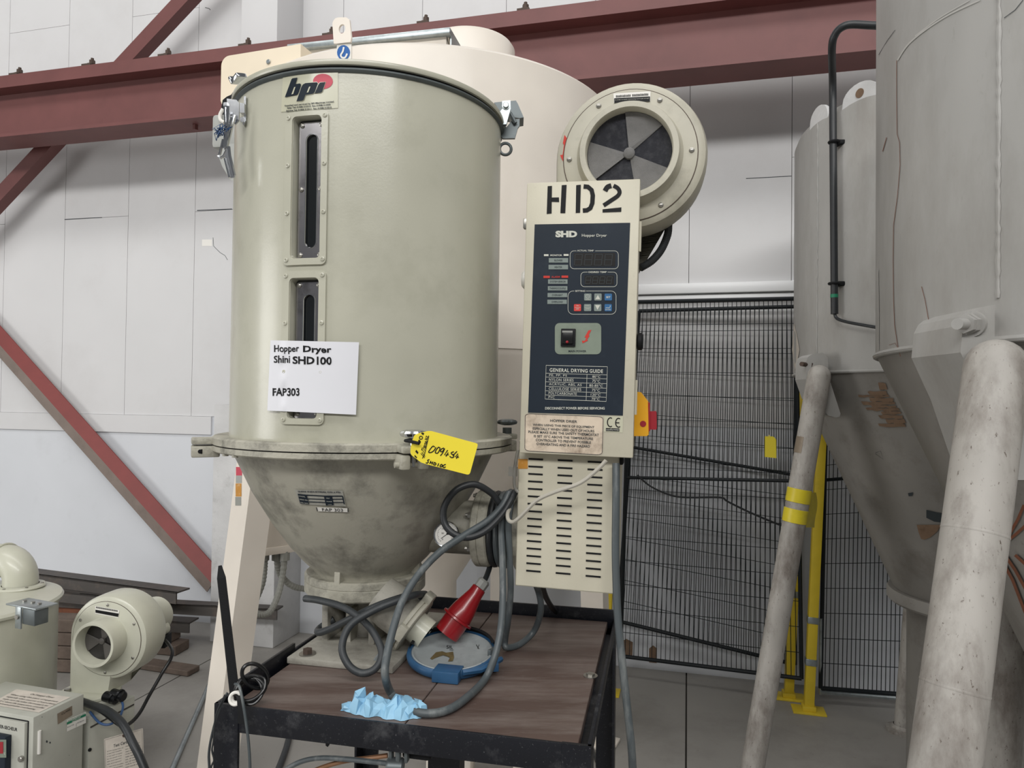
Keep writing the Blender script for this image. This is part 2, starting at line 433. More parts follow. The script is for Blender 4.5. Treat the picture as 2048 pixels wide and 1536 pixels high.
# boxed column and its wider plinth
cl = wl(482, 60, .3).x; cr = wl(554, 60, .3).x
b = MB(); b.box(cl, cr, -.3, 0, 1.43, 7.0, MW, bev=.004)
struct(b.build('wall_column', 'white_board'), 'boxed white column on the wall behind the cream tank', 'column')
pl = wl(421, 1180, .3).x; pr = wl(548, 1180, .3).x
b = MB(); b.box(pl, pr, -.3, -.0, .0, 1.43, MW, bev=.006)
struct(b.build('wall_plinth', 'white_masonry'), 'chipped white plinth of the wall column', 'column')
# scuff marks, crack and paper scrap on the boards
wsurf = lambda px, py: MW @ (wl(px, py, .0128)+Vector((0, 0, 0)))
b = MB()
stroke(b, wsurf, [(394, 421), (430, 419.5), (464, 418)], 1.6); stroke(b, wsurf, [(129, 439), (180, 436), (204, 435)], 1.4)
stroke(b, wsurf, [(426, 475), (427, 492), (440, 505), (450, 511), (455, 520)], .8)
stroke(b, wsurf, [(410, 15), (418, 17), (421, 20)], 1.2); stroke(b, wsurf, [(1492, 357), (1530, 355), (1583, 352)], 1.5)
b.build('scuff_mark', 'print_dim', wall, smooth=0)
b = MB(); rect(b, wsurf, 404, 479, 424, 492); b.build('paper_scrap', 'off_white', wall, smooth=0)

# ---------------------------------------------------------------- steelwork
FO, BO = .52, .32
zl = wl(0, 274, FO).z; zu = wl(0, 176, FO).z; ztp = wl(0, 152, FO).z
sL, sR = -8.5, 4.6
b = MB()
b.prism([(-FO, zl), (-BO, zl), (-BO, zl+.02), (-(FO+BO)/2+.006, zl+.02), (-(FO+BO)/2+.006, zu), (-BO, zu), (-BO, ztp), (-FO, ztp), (-FO, zu), (-(FO+BO)/2-.006, zu), (-(FO+BO)/2-.006, zl+.02), (-FO, zl+.02)],
        sL, sR, MW @ Matrix(((0, 1, 0, 0), (1, 0, 0, 0), (0, 0, 1, 0), (0, 0, 0, 1))))
beam = tag(b.build('steel_beam', 'oxide', loc=MW @ Vector((sL, -(FO+BO)/2, zl))), 'long red oxide steel beam running across the white wall', 'beam')
for px, py in ((38, 143), (183, 125), (335, 105), (495, 83), (662, 63), (850, 38), (1049, 12)):
    c = wl(px, py, FO-.05); s = c.x
    b = MB(); b.box(s-.03, s+.035, -FO+.005, -FO+.10, ztp, ztp+.014, MW); b.box(s-.012, s+.02, -FO+.03, -FO+.075, ztp+.014, ztp+.03, MW)
    b.cyl(MW @ Vector((s+.006, -FO+.05, ztp+.03)), MW @ Vector((s+.006, -FO+.05, ztp+.052)), .017, n=6)
    b.cyl(MW @ Vector((s+.006, -FO+.05, ztp+.05)), MW @ Vector((s+.006, -FO+.05, ztp+.066)), .009, n=8)
    b.build('clamp_bolt', 'rusty_bolt', beam)
c = wl(391, 251, .42); b = MB(); b.cyl(MW @ Vector((c.x, -.42, zl-.03)), MW @ Vector((c.x, -.42, zl)), .016, n=6); b.build('clamp_bolt', 'oxide', beam)
def angle_bar(name, p0, p1, w, t, off, mats, label):
    a = wl(*p0, off); c = wl(*p1, off); A = MW @ a; C = MW @ c
    d = (C-A).normalized(); nrm = -VW; up = nrm.cross(d).normalized()
    if up.z < 0: up = -up
    M = Matrix(((d.x, nrm.x, up.x, A.x), (d.y, nrm.y, up.y, A.y), (d.z, nrm.z, up.z, A.z), (0, 0, 0, 1))); L = (C-A).length
    b = MB(); b.box(0, L, -t, 0, -w/2, w/2, M, 0); b.box(0, L, -w*.9, 0, -w/2-t, -w/2, M, 1)
    return tag(b.build(name, mats, loc=A if A.z < C.z else C), label, 'brace')
angle_bar('diagonal_brace', (446, -95), (-330, 737), .085, .008, .225, ['oxide', 'oxide'], 'dark red diagonal brace crossing behind the steel beam')
# lower brace: ridge of the angle towards the hall, red upper leg and dusty lower leg
A = MW @ wl(-290, 364, .12); C = MW @ wl(424, 1168, .12); d = (C-A).normalized(); up = (-VW).cross(d); up = up if up.z > 0 else -up
b = MB()
for (o1, o2, mi) in ((0, .07, 0), (0, -.09, 1)):
    e0 = up*o2*.9 + VW*(.05 if o2 > 0 else .022); q = [A, C, C+e0, A+e0]; th = VW*.008
    b.add(q+[p+th for p in q], [(0, 1, 2, 3), (7, 6, 5, 4), (0, 4, 5, 1), (1, 5, 6, 2), (2, 6, 7, 3), (3, 7, 4, 0)], None, mi)
tag(b.build('diagonal_brace', ['oxide_bright', 'dusty_oxide'], loc=C), 'chipped red diagonal brace running down to the white plinth', 'brace')
# ================================================================ hopper dryer
HC = Vector((-.314, 1.535, 0)); TZ = .983; BR = .283
TA = math.radians(-12.0); U = Vector((math.cos(TA), math.sin(TA), 0)); V = Vector((-math.sin(TA), math.cos(TA), 0)); Z = Vector((0, 0, 1))
def hp(a, b, z): return HC+U*a+V*b+Z*z
MT = frame(HC, U, Z)                     # table / dryer axes, origin on the hopper axis
dryer = thing('hopper_dryer', (HC.x, HC.y, TZ), 'pale green hopper dryer with tall drum, HD2 control cabinet and round blower', 'dryer')
def bar(h=.0008): return lambda px, py: on_cyl(px, py, HC.x, HC.y, BR+h)
def az(p): return math.atan2(p.y-HC.y, p.x-HC.x)
def cylp(a, z, r): return Vector((HC.x+r*math.cos(a), HC.y+r*math.sin(a), z))
ZB, ZR = 1.411, 2.083
def win(x0, y0, x1, y1):
    s = bar(0); a0 = az(s(x0, (y0+y1)/2)); a1 = az(s(x1, (y0+y1)/2)); xm = (x0+x1)/2
    return a0, a1, s(xm, y1).z, s(xm, y0).z
WF = [win(571.5, 223.5, 655.5, 530), win(566, 542, 651, 849)]
WO = [win(585, 233, 642.8, 517.5), win(579, 556, 637, 838)]
# drum shell with the two window cut-outs
azs = set(-math.pi+2*math.pi*i/96 for i in range(96)); zs = {ZB, ZR, 1.6, 1.75, 1.9}
H = []
for (a0, a1, z0, z1), (f0, f1, g0, g1) in zip(WO, WF):
    h = ((a0+f0)/2, (a1+f1)/2, (z0+g0)/2, (z1+g1)/2); H.append(h); azs |= {h[0], h[1]}; zs |= {h[2], h[3]}
azs = sorted(azs); zs = sorted(zs); n = len(azs)
b = MB(); vs = [cylp(a, z, BR) for z in zs for a in azs]; fs = []
for j in range(len(zs)-1):
    for i in range(n):
        i2 = (i+1) % n; am = (azs[i]+azs[i2])/2 if i2 else azs[i]+.01; zm = (zs[j]+zs[j+1])/2
        if any(h[0] < am < h[1] and h[2] < zm < h[3] for h in H): continue
        fs.append((j*n+i, j*n+i2, (j+1)*n+i2, (j+1)*n+i))
b.add(vs, fs)
drum = b.build('drum', 'dryer_paint', dryer, smooth=60)
# lid with rolled rim
MH = Matrix.Translation((HC.x, HC.y, 0))
b = MB(); b.lathe([(BR-.002, ZR-.004), (BR+.004, ZR-.002), (BR+.0065, ZR+.001), (BR+.004, ZR+.005), (BR-.002, ZR+.006)], MH, 96); b.build('drum_rim', 'galv_dark', dryer)
b = MB(); b.lathe([(BR-.02, ZR+.005), (BR+.001, ZR+.005), (BR+.001, ZR+.0095), (BR-.02, ZR+.0095)], MH, 96); b.build('lid_seal', 'black_matt', dryer)
b = MB(); b.lathe([(BR-.02, ZR+.0095), (BR+.0065, ZR+.0095), (BR+.008, ZR+.012), (BR+.007, ZR+.019), (BR-.004, ZR+.022), (.15, ZR+.03), (0, ZR+.032)], MH, 96); b.build('lid', 'dryer_paint', dryer, smooth=50)
M = frame(at(477, 157, 1.43), (1, -.9, .5), (-.5, 0, 1)); b = MB(); b.box(-.012, .014, -.012, .012, -.006, .004, M, bev=.002); b.box(-.016, -.009, -.012, .012, -.004, .012, M, bev=.002); b.build('lid_clip', 'chrome', dryer)
# sight windows
def rr2(x0, x1, z0, z1, r, k=4, m=10):
    P = rrect(x0, x1, z0, z1, r, k); out = []
    for i in range(len(P)):
        a = P[i]; c = P[(i+1) % len(P)]; L = math.hypot(c[0]-a[0], c[1]-a[1])
        q = m if L > 3*r*math.pi/(2*k) else 1
        out += [(a[0]+(c[0]-a[0])*j/q, a[1]+(c[1]-a[1])*j/q) for j in range(q)]
    return out
def bend(mb):
    mb.v = [cylp(p.x/BR, p.z, BR-p.y) for p in mb.v]; return mb
for w, ((f0, f1, g0, g1), (a0, a1, z0, z1)) in enumerate(zip(WF, WO)):
    b = MB(); b.ring(rr2(f0*BR, f1*BR, g0, g1, .009), rr2(a0*BR, a1*BR, z0, z1, .008), -.0045, .002)
    b.ring(rr2(a0*BR, a1*BR, z0, z1, .008), rr2(a0*BR+.001, a1*BR-.001, z0+.001, z1-.001, .007), -.002, .018)
    bend(b); fr = b.build('sight_window', 'dryer_paint', dryer, smooth=40)
    ac = (a0+a1)/2; hw = (a1-a0)*BR/2
    MP = frame(cylp(ac, 0, BR-.014), (-math.sin(ac), math.cos(ac), 0), Z)       # plane of the chrome plate
    sz = z1-z0; sl = .0115
    b = MB(); b.ring(rrect(-hw+.006, hw+.006, z0+.001, z1-.006, .004, 6), rrect(-sl+.003, sl+.003, z0+.022, z1-.028, sl-.0002, 6), -.002, .003, MP)
    b.build('window_plate', 'window_chrome', fr)
    b = MB(); n2 = 12
    b.tube([MP @ Vector((x, -.002, z)) for x, z in rrect(-sl+.003, sl+.003, z0+.022, z1-.028, sl-.0002, 6)], .0012, 6, True); b.build('slot_edge', 'chrome', fr)
    b = MB(); b.box(-hw-.004, hw+.004, .003, .006, z0-.004, z1+.004, MP); b.build('window_glass', 'dark_glass', fr)
    rows = [.035, .347, .66, .965] if w == 0 else [.03, .34, .66, .97]
    for q in rows:
        for a in (f0+(a0-f0)*.5, a1+(f1-a1)*.5):
            p = cylp(a, g1-(g1-g0)*q, BR+.0045); d = Vector((math.cos(a), math.sin(a), 0))
            b = MB(); b.lathe([(.0045, 0), (.004, .0016), (.0018, .0022), (.0016, .0012), (0, .0012)], frame(p, Z, d), 12); b.build('rivet', 'dryer_paint', fr)
    for q in ([.045, .5, .965] if w == 0 else [.045, .965]):
        for x in (-hw+.012, hw-.007):
            b = MB(); p = MP @ Vector((x, -.002, z1-sz*q)); d = Vector((math.cos(ac), math.sin(ac), 0)); Ms = frame(p, Z, d)
            b.lathe([(.0046, 0), (.0042, .002), (.0025, .0032), (0, .0036)], Ms, 12)
            b.box(-.0032, .0032, -.0005, .0005, .0032, .0038, Ms); b.build('screw', 'steel', fr)
# maker's sticker
def q1(x, y): return (440+x/6.827, 100+y/6.827)
b = MB(); patch(b, bar(.0008), (566, 150.5), (676, 142.5), (562, 224), (676, 216), 14, 4); st = b.build('supplier_sticker', 'sticker_cream', dryer, smooth=60)
b = MB(); poly(b, bar(.0014), [q1(1405+136*math.cos(t), 428+104*math.sin(t)) for t in [i*math.pi/14 for i in range(28)]]); b.build('logo_disc', 'logo_red', st)
LB = [(975, 400), (990, 386), (1057, 376), (1028, 466), (1088, 456), (1106, 468), (1100, 505), (1068, 590), (1045, 612), (885, 645)]
LP = [(1132, 470), (1165, 452), (1322, 440), (1336, 455), (1292, 575), (1265, 597), (1166, 612), (1142, 678), (1115, 693), (1045, 697), (1112, 500)]
LI = [(1365, 445), (1440, 436), (1396, 566), (1370, 583), (1292, 590), (1345, 470)]
b = MB(); s2 = bar(.0018)
for P in (LP, LI): outline(b, s2, [q1(*p) for p in P], 2.0)
b.build('logo_outline', 'sticker_cream', st)
b = MB(); s3 = bar(.0023)
for P in (LB, LP, LI): poly(b, s3, [q1(*p) for p in P])
text(b, s3, 'Supplied and serviced by BPI Machines Limited', q1(882, 750), q1(1552, 692), q1(882, 776), bold=.03)
text(b, s3, 'Sales Tel: 01908 313310  Fax: 01908 313309', q1(914, 780), q1(1508, 732), q1(914, 803), bold=.03)
text(b, s3, 'Service Tel: 01908 313311  Fax: 01908 313319', q1(902, 818), q1(1522, 770), q1(902, 842), bold=.03)
b.build('lettering', 'print_blue', st)
s4 = bar(.0027)
for P in ([(1012, 508), (1030, 503), (1000, 600), (975, 606)], [(1216, 502), (1236, 498), (1205, 577), (1184, 582)]):
    b = MB(); poly(b, s4, [q1(*p) for p in P]); b.build('logo_counter', 'sticker_cream', st)
# printed paper label over the lower window
def psurf(h=.0066):
    def f(px, py):
        k = math.exp(-((px-566)/5.0)**2)*.0022*math.sin((py-690)/9.0)
        return on_cyl(px, py, HC.x, HC.y, BR+h+k)
    return f
b = MB(); patch(b, psurf(), (541, 680.5), (718, 684.5), (534.5, 821), (712, 829.5), 44, 30); pp = tag(b.build('paper_label', 'paper', dryer, smooth=60), 'creased white paper label taped over the lower sight window')
b = MB(); ps = psurf(.0073); wv = lambda a, c: (a+.006*math.sin(a*23), c+.03*math.sin(a*17+c*3))
textb(b, ps, 'Hopper', 548, 690, 598, 708, bold=.02, warp=wv); text(b, ps, 'Dryer', (606, 691), (663, 693), (606, 708), bold=.03, warp=wv)
textb(b, ps, 'Shini', 547.5, 711, 580, 726, bold=.02, warp=wv); text(b, ps, 'SHD100', (585, 712), (663.5, 714), (585, 728), bold=.03, warp=wv)
textb(b, ps, 'FAP303', 545, 776, 599, 792, bold=.025, warp=wv); b.build('lettering', 'print_black', pp)
# clamp flanges
FR = .315
b = MB(); b.lathe([(BR-.01, ZB), (BR+.004, ZB+.002), (FR-.004, ZB+.003), (FR, ZB), (FR, 1.3985), (BR-.01, 1.3985)], MH, 96); fu = b.build('upper_flange', 'cast_paint', dryer)
b = MB(); b.lathe([(BR-.02, 1.396), (FR, 1.396), (FR, 1.3865), (FR-.003, 1.384), (BR-.02, 1.384)], MH, 96); fl_ = b.build('lower_flange', 'cast_paint', dryer)
b = MB(); b.lathe([(BR-.02, 1.3985), (FR-.006, 1.3985), (FR-.006, 1.396), (BR-.02, 1.396)], MH, 96); b.build('flange_gasket', 'black_matt', dryer)
for k, deg in enumerate((-65, 25, 115, 205)):
    a = math.radians(deg); Ml = frame(HC, (math.cos(a), math.sin(a), 0), Z)
    b = MB(); b.box(.30, .352, -.024, .024, 1.3985, ZB, Ml, bev=.003); b.build('clamp_lug', 'cast_paint', fu)
    b = MB()
    if k == 3:
        b.box(.30, .352, -.024, .024, 1.373, 1.3955, Ml, bev=.003)
    else:
        b.box(.30, .35, -.026, -.008, 1.37, 1.396, Ml, bev=.004); b.box(.30, .35, .008, .026, 1.37, 1.396, Ml, bev=.004); b.cyl(Ml @ Vector((.335, -.033, 1.378)), Ml @ Vector((.335, .03, 1.378)), .005, n=10)
    lg = b.build('clamp_lug', 'cast_paint', fl_)
    if k == 3:
        b = MB(); b.cyl(Ml @ Vector((.336, -.0245, 1.385)), Ml @ Vector((.336, .0245, 1.385)), .0042, n=12)
        p = Ml @ Vector((.333, .0245, 1.385)); b.cyl(p-Vector((0, .001, 0)), p+Ml.to_3x3() @ Vector((0, .0012, 0)), .0046, n=12); b.build('pin_hole', 'black_matt', fl_)
    elif k in (0, 1):
        c0 = Ml @ Vector((.335, 0, 0)); b = MB()
        b.cyl(c0+Z*1.375, c0+Z*1.425, .0055 if k == 0 else .011, n=14)
        zt_ = 1.431 if k == 0 else 1.437
        prof = []
        for i in range(30):
            t = 2*math.pi*i/30; prof.append(.0215+.003*math.cos(6*t))
        vs = []; levels = ((0, .5), (.003, .93), (.008, 1.0), (.012, .86), (.0145, .5))
        for (zz, sc) in levels: vs += [c0+Vector((prof[i]*sc*math.cos(2*math.pi*i/30), prof[i]*sc*math.sin(2*math.pi*i/30), zt_-.006+zz)) for i in range(30)]
        fs = [(j*30+i, j*30+(i+1) % 30, (j+1)*30+(i+1) % 30, (j+1)*30+i) for j in range(4) for i in range(30)]+[tuple(range(29, -1, -1)), tuple(120+i for i in range(30))]
        b.add(vs, fs); b.build('star_knob', 'chrome' if k == 0 else 'galv_dark', dryer)
for px, py in ((451, 912), (470, 915)):
    b = MB(); p = atz(px, py, 1.381); b.cyl(p, p+Z*.006, .006, n=8); b.build('flange_bolt', 'cast_paint', fl_)
# cone
CP = [(.275, 1.390), (.274, 1.376), (.238, 1.3), (.197, 1.232), (.16, 1.18), (.136, 1.152), (.118, 1.134), (.110, 1.125), (.108, 1.116)]
b = MB(); b.lathe(CP, MH, 72); cone = b.build('cone', 'cone_paint', dryer, smooth=60)
def rcone(z):
    for (r0, z0), (r1, z1) in zip(CP, CP[1:]):
        if z1 <= z <= z0: return r1+(r0-r1)*(z-z1)/(z0-z1)
    return 0.
def csurf(h): return lambda px, py: on_rev(px, py, HC.x, HC.y, lambda z: rcone(z)+h if rcone(z) else 0., .9, 2.2)
def q2(x, y): return (560+x/12.8, 960+y/12.8)
b = MB(); patch(b, csurf(.0025), q2(375, 250), q2(1600, 275), q2(520, 620), q2(1690, 680), 8, 4); rp = b.build('rating_plate', 'plate_grey', dryer, smooth=60)
b = MB(); s = csurf(.004)
def bl(x0, y0, x1, y1, x2, y2, x3, y3): patch(b, s, q2(x0, y0), q2(x1, y1), q2(x3, y3), q2(x2, y2), 3, 2)
bl(450, 352, 680, 378, 745, 632, 515, 600); bl(1122, 410, 1330, 420, 1378, 640, 1178, 655)
for (x0, y0, x1, y1, t) in ((680, 388, 1600, 415, 26), (700, 482, 1610, 490, 20), (735, 560, 1620, 575, 20)): stroke(b, s, [q2(x0, y0), q2((x0+x1)/2, (y0+y1)/2+12), q2(x1, y1)], t/12.8)
stroke(b, s, [q2(1600, 415), q2(1645, 620)], 2.2)
text(b, s, 'SHINI INDUSTRIAL CO.,LTD.', q2(450, 278), q2(1560, 302), q2(460, 320), bold=.03)
b.build('lettering', 'print_blue', rp)
b = MB(); s5 = csurf(.005)
text(b, s5, 'MODEL', q2(478, 398), q2(645, 418), q2(482, 425)); text(b, s5, 'SERIAL NO', q2(500, 480), q2(700, 508), q2(505, 508)); text(b, s5, 'MFG. DATE', q2(525, 562), q2(720, 592), q2(530, 590))
text(b, s5, 'VOLT', q2(1172, 450), q2(1275, 456), q2(1176, 480)); text(b, s5, 'PHASE', q2(1192, 538), q2(1330, 542), q2(1195, 562)); text(b, s5, 'WATT', q2(1222, 622), q2(1325, 620), q2(1225, 640))
b.build('lettering', 'print_light', rp)
b = MB(); patch(b, csurf(.0032), q2(935, 695), q2(1735, 725), q2(960, 800), q2(1740, 825), 6, 2); al = b.build('asset_label', 'off_white', dryer, smooth=60)
b = MB(); text(b, csurf(.0042), 'FAP 303', q2(1068, 722), q2(1600, 735), q2(1085, 800)); stroke(b, csurf(.0042), [q2(930, 700), q2(960, 800)], 1.6); stroke(b, csurf(.0042), [q2(1738, 722), q2(1740, 820)], 1.6); b.build('lettering', 'print_black', al)
# outlet flange with gussets
b = MB(); b.lathe([(.10, 1.121), (.125, 1.121), (.129, 1.118), (.129, 1.1065), (.1275, 1.105), (.129, 1.1035), (.129, 1.084), (.126, 1.081), (.03, 1.081)], MH, 64); of = b.build('outlet_flange', 'cast_paint', dryer)
for deg in (-105, -15, 75, 165):
    a = math.radians(deg); Ml = frame(HC, (math.cos(a), math.sin(a), 0), Z); b = MB()
    b.prism([(.09, 1.118), (.128, 1.118), (.126, 1.152), (.119, 1.156), (.09, 1.15)], -.006, .006, Ml); b.build('gusset', 'cast_paint', of)
b = MB(); p = at(768, 1199, 1.44); b.cyl(p, p+Z*.012, .009, n=6); b.build('flange_bolt', 'steel', of)
# stand casting bolted to the trolley
b = MB(); b.box(-.07, .145, -.205, .13, TZ+.0005, TZ+.013, MT, bev=.002); sp = b.build('stand_foot', 'cast_dirty', dryer)
b = MB()
b.box(-.05, -.036, -.105, .10, TZ+.012, 1.082, MT, bev=.003); b.box(.052, .066, -.105, .10, TZ+.012, 1.082, MT, bev=.003)
b.box(-.05, .066, .0, .012, TZ+.012, 1.082, MT); b.box(.002, .012, -.10, .005, TZ+.012, 1.06, MT)
b.lathe([(.05, TZ+.012), (.043, TZ+.035), (.043, 1.082)], Matrix.Translation(hp(.01, -.02, 0)), 24)
b.build('stand_column', 'cast_dirty', dryer)
for px, py in ((615, 1308),):
    p = atz(px, py, TZ+.0132); b = MB(); b.cyl(p, p+Z*.002, .016, n=18); b.build('washer', 'steel', sp)
    b = MB(); b.cyl(p+Z*.002, p+Z*.010, .0095, n=6); b.build('foot_bolt', 'rusty_bolt', sp)
# discharge chute with clamp ring and spout
fc = at(824, 1246, 1.40); ax = (U*.80-Z*.55-V*.2).normalized(); Mx = frame(fc, V, ax)
b = MB(); b.lathe([(.043, -.085), (.046, -.05), (.045, -.028), (.042, -.012), (.04, -.006)], Mx, 32); b.build('discharge_chute', 'cast_dirty', dryer, smooth=50)
b = MB(); b.lathe([(.02, -.010), (.056, -.010), (.058, -.008), (.058, -.0015), (.055, -.0005), (.055, .0005), (.058, .0015), (.058, .007), (.055, .009), (.02, .009)], Mx, 40)
for s_ in (-1, 1): b.box(-.014, .014, s_*.054, s_*.072, -.010, .009, Mx, bev=.003)
for s_ in (-1, 1): b.box(s_*.05, s_*.066, -.016, .016, -.010, .009, Mx, bev=.003)
b.build('chute_flange', 'cast_paint', dryer)
b = MB(); b.lathe([(.030, -.005), (.031, .038), (.0275, .038), (.0265, .005)], Mx, 32); b.build('discharge_spout', 'small_paint', dryer, smooth=50)
b = MB(); b.lathe([(.0265, .012), (0, .012)], Mx, 24); b.build('spout_throat', 'black_matt', dryer)
b = MB(); Mh = frame(at(772, 1296, 1.345), Vector(at(765, 1303, 1.345))-Vector(at(800, 1258, 1.36)), Z); b.box(-.055, .03, -.002, .002, -.006, .006, Mh, bev=.0015); b.build('slide_gate', 'galv', dryer)
# air duct to the heater
DZ = 1.222; dm = Matrix(((V.x, Z.x, U.x, HC.x), (V.y, Z.y, U.y, HC.y), (0, Z.z, 0, DZ), (0, 0, 0, 1)))
b = MB(); b.lathe([(.056, .08), (.056, .265)], dm, 36); b.build('air_duct', 'cone_paint', dryer, smooth=60)
b = MB(); b.lathe([(.05, .252), (.076, .252), (.079, .255), (.079, .266), (.0775, .267), (.079, .268), (.079, .283), (.076, .286), (.05, .286)], dm, 48); df = b.build('duct_flange', 'cast_paint', dryer)
b = MB(); b.lathe([(.066, .286), (.066, .345)], dm, 36); b.lathe([(.05, .34), (.082, .34), (.082, .352), (.05, .352)], dm, 40); b.build('heater_neck', 'cast_paint', dryer)
for k in range(6):
    t = math.radians(-62+60*k); p = dm @ Vector((.067*math.sin(t)*-1, .067*math.cos(t), .252)); b = MB()
    b.cyl(p-U*.007, p, .0065, n=6); b.cyl(p-U*.012, p-U*.006, .004, n=8); b.build('flange_bolt', 'steel', df)
# dial thermometer
gc = at(893, 1069, 1.405); gn = Vector((-.05, -1, .12)).normalized(); Mg = frame(gc, (1, 0, 0), gn)
Mg = Matrix(((1, 0, 0, gc.x), (0, 1, 0, gc.y), (0, 0, 1, gc.z), (0, 0, 0, 1))) @ gn.to_track_quat('Z', 'Y').to_matrix().to_4x4()
b = MB(); b.lathe([(.0, -.03), (.012, -.03), (.012, -.008), (.024, -.006), (.0265, -.002), (.0265, .004), (.0245, .006), (.0225, .0055), (.022, .003)], Mg, 36); g = b.build('thermometer', 'chrome', dryer)
b = MB(); b.lathe([(.0225, .003), (0, .003)], Mg, 36); b.build('dial_face', 'off_white', g)
gs = lambda px, py: on_plane(px, py, gc+gn*.0036, gn)
b = MB(); stroke(b, gs, [(882, 1077), (896, 1067)], 1.1); stroke(b, gs, [(893, 1068.5), (901, 1064)], 3.0); poly(b, gs, [(896+2.6*math.cos(i*.63), 1067+2.6*math.sin(i*.63)) for i in range(10)])
for i in range(28):
    t = math.radians(135+270*i/27); r0 = 17.5 if i % 3 else 16.5; c0 = (893.5, 1069)
    stroke(b, gs, [(c0[0]+r0*math.cos(t), c0[1]+r0*math.sin(t)), (c0[0]+19.5*math.cos(t), c0[1]+19.5*math.sin(t))], .6)
for s_, x, y in (('0', 884, 1077), ('50', 883, 1065), ('100', 884, 1056), ('150', 898, 1056), ('200', 903, 1066), ('250', 902, 1075)): textb(b, gs, s_, x, y, x+2.2*len(s_), y+3)
b.build('dial_print', 'print_black', g)
# toggle latch on the left of the rim
def q3(x, y): return (420+x/7.68, 180+y/7.68)
def flat(mb, pts, Y, t, q, mi=0):
    P = [at(*q(*p), Y) for p in pts]; n = len(P); d = Vector((0, t, 0)); mb.add(P+[p+d for p in P], [tuple(range(n)), tuple(range(2*n-1, n-1, -1))]+[(i, (i+1) % n, n+(i+1) % n, n+i) for i in range(n)], None, mi)
b = MB(); flat(b, [(258, 132), (405, 150), (445, 195), (442, 465), (385, 528), (300, 420), (290, 260), (262, 240)], 1.325, .004, q3)
flat(b, [(205, 190), (262, 185), (262, 250), (235, 280), (205, 260)], 1.320, .02, q3); lt = b.build('toggle_latch', 'chrome', dryer, smooth=20)
b = MB(); flat(b, [(520, 95), (550, 100), (552, 470), (515, 545), (500, 520), (520, 470)], 1.330, .01, q3); flat(b, [(455, 195), (528, 205), (530, 350), (455, 345)], 1.322, .012, q3); flat(b, [(455, 425), (520, 410), (520, 490), (470, 490)], 1.325, .012, q3); b.build('latch_base', 'chrome', lt, smooth=20)
b = MB(); b.tube([at(*q3(x, y), 1.313) for x, y in ((330, 400), (345, 385), (385, 400), (375, 430), (262, 890), (240, 920), (225, 900), (235, 860), (330, 420))], .0024, 6)
b.tube([at(*q3(x, y), 1.310) for x, y in ((235, 250), (250, 560), (225, 900))], .0035, 6); b.tube([at(*q3(x, y), 1.306) for x, y in ((275, 250), (265, 560), (235, 880))], .0028, 6)
b.tube([at(*q3(x, y), 1.310) for x, y in ((205, 760), (150, 990), (135, 1015), (165, 1045), (215, 1015), (255, 930))], .0028, 6); b.build('latch_wire', 'chrome', lt)
b = MB(); flat(b, [(235, 920), (290, 860), (305, 1010), (385, 1310), (375, 1345), (305, 1350), (225, 1060)], 1.308, .004, q3); b.tube([at(*q3(x, y), 1.307) for x, y in ((290, 870), (305, 1010), (380, 1320))], .003, 6); b.tube([at(*q3(x, y), 1.307) for x, y in ((232, 1050), (305, 1345))], .003, 6); b.build('latch_handle', 'chrome', lt, smooth=20)
b = MB(); p0 = at(*q3(175, 640), 1.310); rr = random.Random(3)
pts = [p0+Vector((rr.gauss(0, .006), rr.gauss(0, .004), rr.gauss(0, .006))) for i in range(46)]+[at(*q3(x, y), 1.303) for x, y in ((250, 600), (300, 575), (345, 565), (310, 580), (240, 640))]
b.tube(pts, .0009, 4); b.build('tangled_wire', 'blue_wire', lt)
# hinge bracket on the right of the rim
def q4(x, y): return (960+x/10.24, 180+y/10.24)
b = MB(); flat(b, [(290, 255), (440, 240), (735, 215), (775, 280), (895, 560), (815, 575), (700, 560), (600, 480), (430, 470)], 1.55, .05, q4)
flat(b, [(265, 720), (470, 700), (540, 760), (600, 690), (640, 640), (700, 600), (812, 590), (808, 730), (775, 775), (715, 985), (470, 990), (410, 930)], 1.54, .008, q4); hg = b.build('lid_hinge', 'galv_dark', dryer, smooth=20)
b = MB(); flat(b, [(452, 225), (622, 210), (628, 380), (590, 520), (540, 700), (265, 712), (262, 490), (400, 455), (458, 380)], 1.51, .012, q4); b.build('hinge_plate', 'galv', hg, smooth=20)
b = MB(); p = at(*q4(530, 325), 1.51); b.cyl(p-Vector((0, .007, 0)), p, .0062, n=14, bev=.001); b.cyl(p-Vector((0, .002, 0)), p, .0085, n=14); b.build('hinge_pin', 'galv', hg)
b = MB(); b.tube([at(*q4(x, y), 1.535) for x, y in ((610, 470), (725, 680))], .0046, 8); b.build('hinge_stay', 'galv_dark', hg)
b = MB(); p = at(*q4(520, 1210), 1.535); b.torus(frame(p, (1, 0, 0), (0, 1, 0)) , .0128, .0034, 30, 8); b.build('eye_ring', 'galv_dark', dryer)
# ---------------------------------------------------------------- control cabinet, heater box and blower (parts of the dryer)
CY = math.radians(-12.3)
v0 = Vector((-math.sin(CY), math.cos(CY), 0))
CO = on_plane(1160, 636, HC-v0*.12, v0)
MC = Matrix.Translation(CO) @ Matrix.Rotation(CY, 4, 'Z') @ Matrix.Rotation(math.radians(1.0), 4, 'Y'); MCI = MC.inverted()
NC = (MC.to_3x3() @ Vector((0, 1, 0)))
def cl_(px, py, y=0.): return MCI @ on_plane(px, py, CO+NC*y, NC)          # cabinet coordinates
def cs(h): return lambda px, py: on_plane(px, py, CO-NC*h, NC)             # surface h in front of the door
A, B_, C_, D_ = cl_(1053, 366), cl_(1281, 357), cl_(1040, 905), cl_(1265.5, 917)
X0, X1, Z0, Z1 = (A.x+C_.x)/2, (B_.x+D_.x)/2, (C_.z+D_.z)/2, (A.z+B_.z)/2
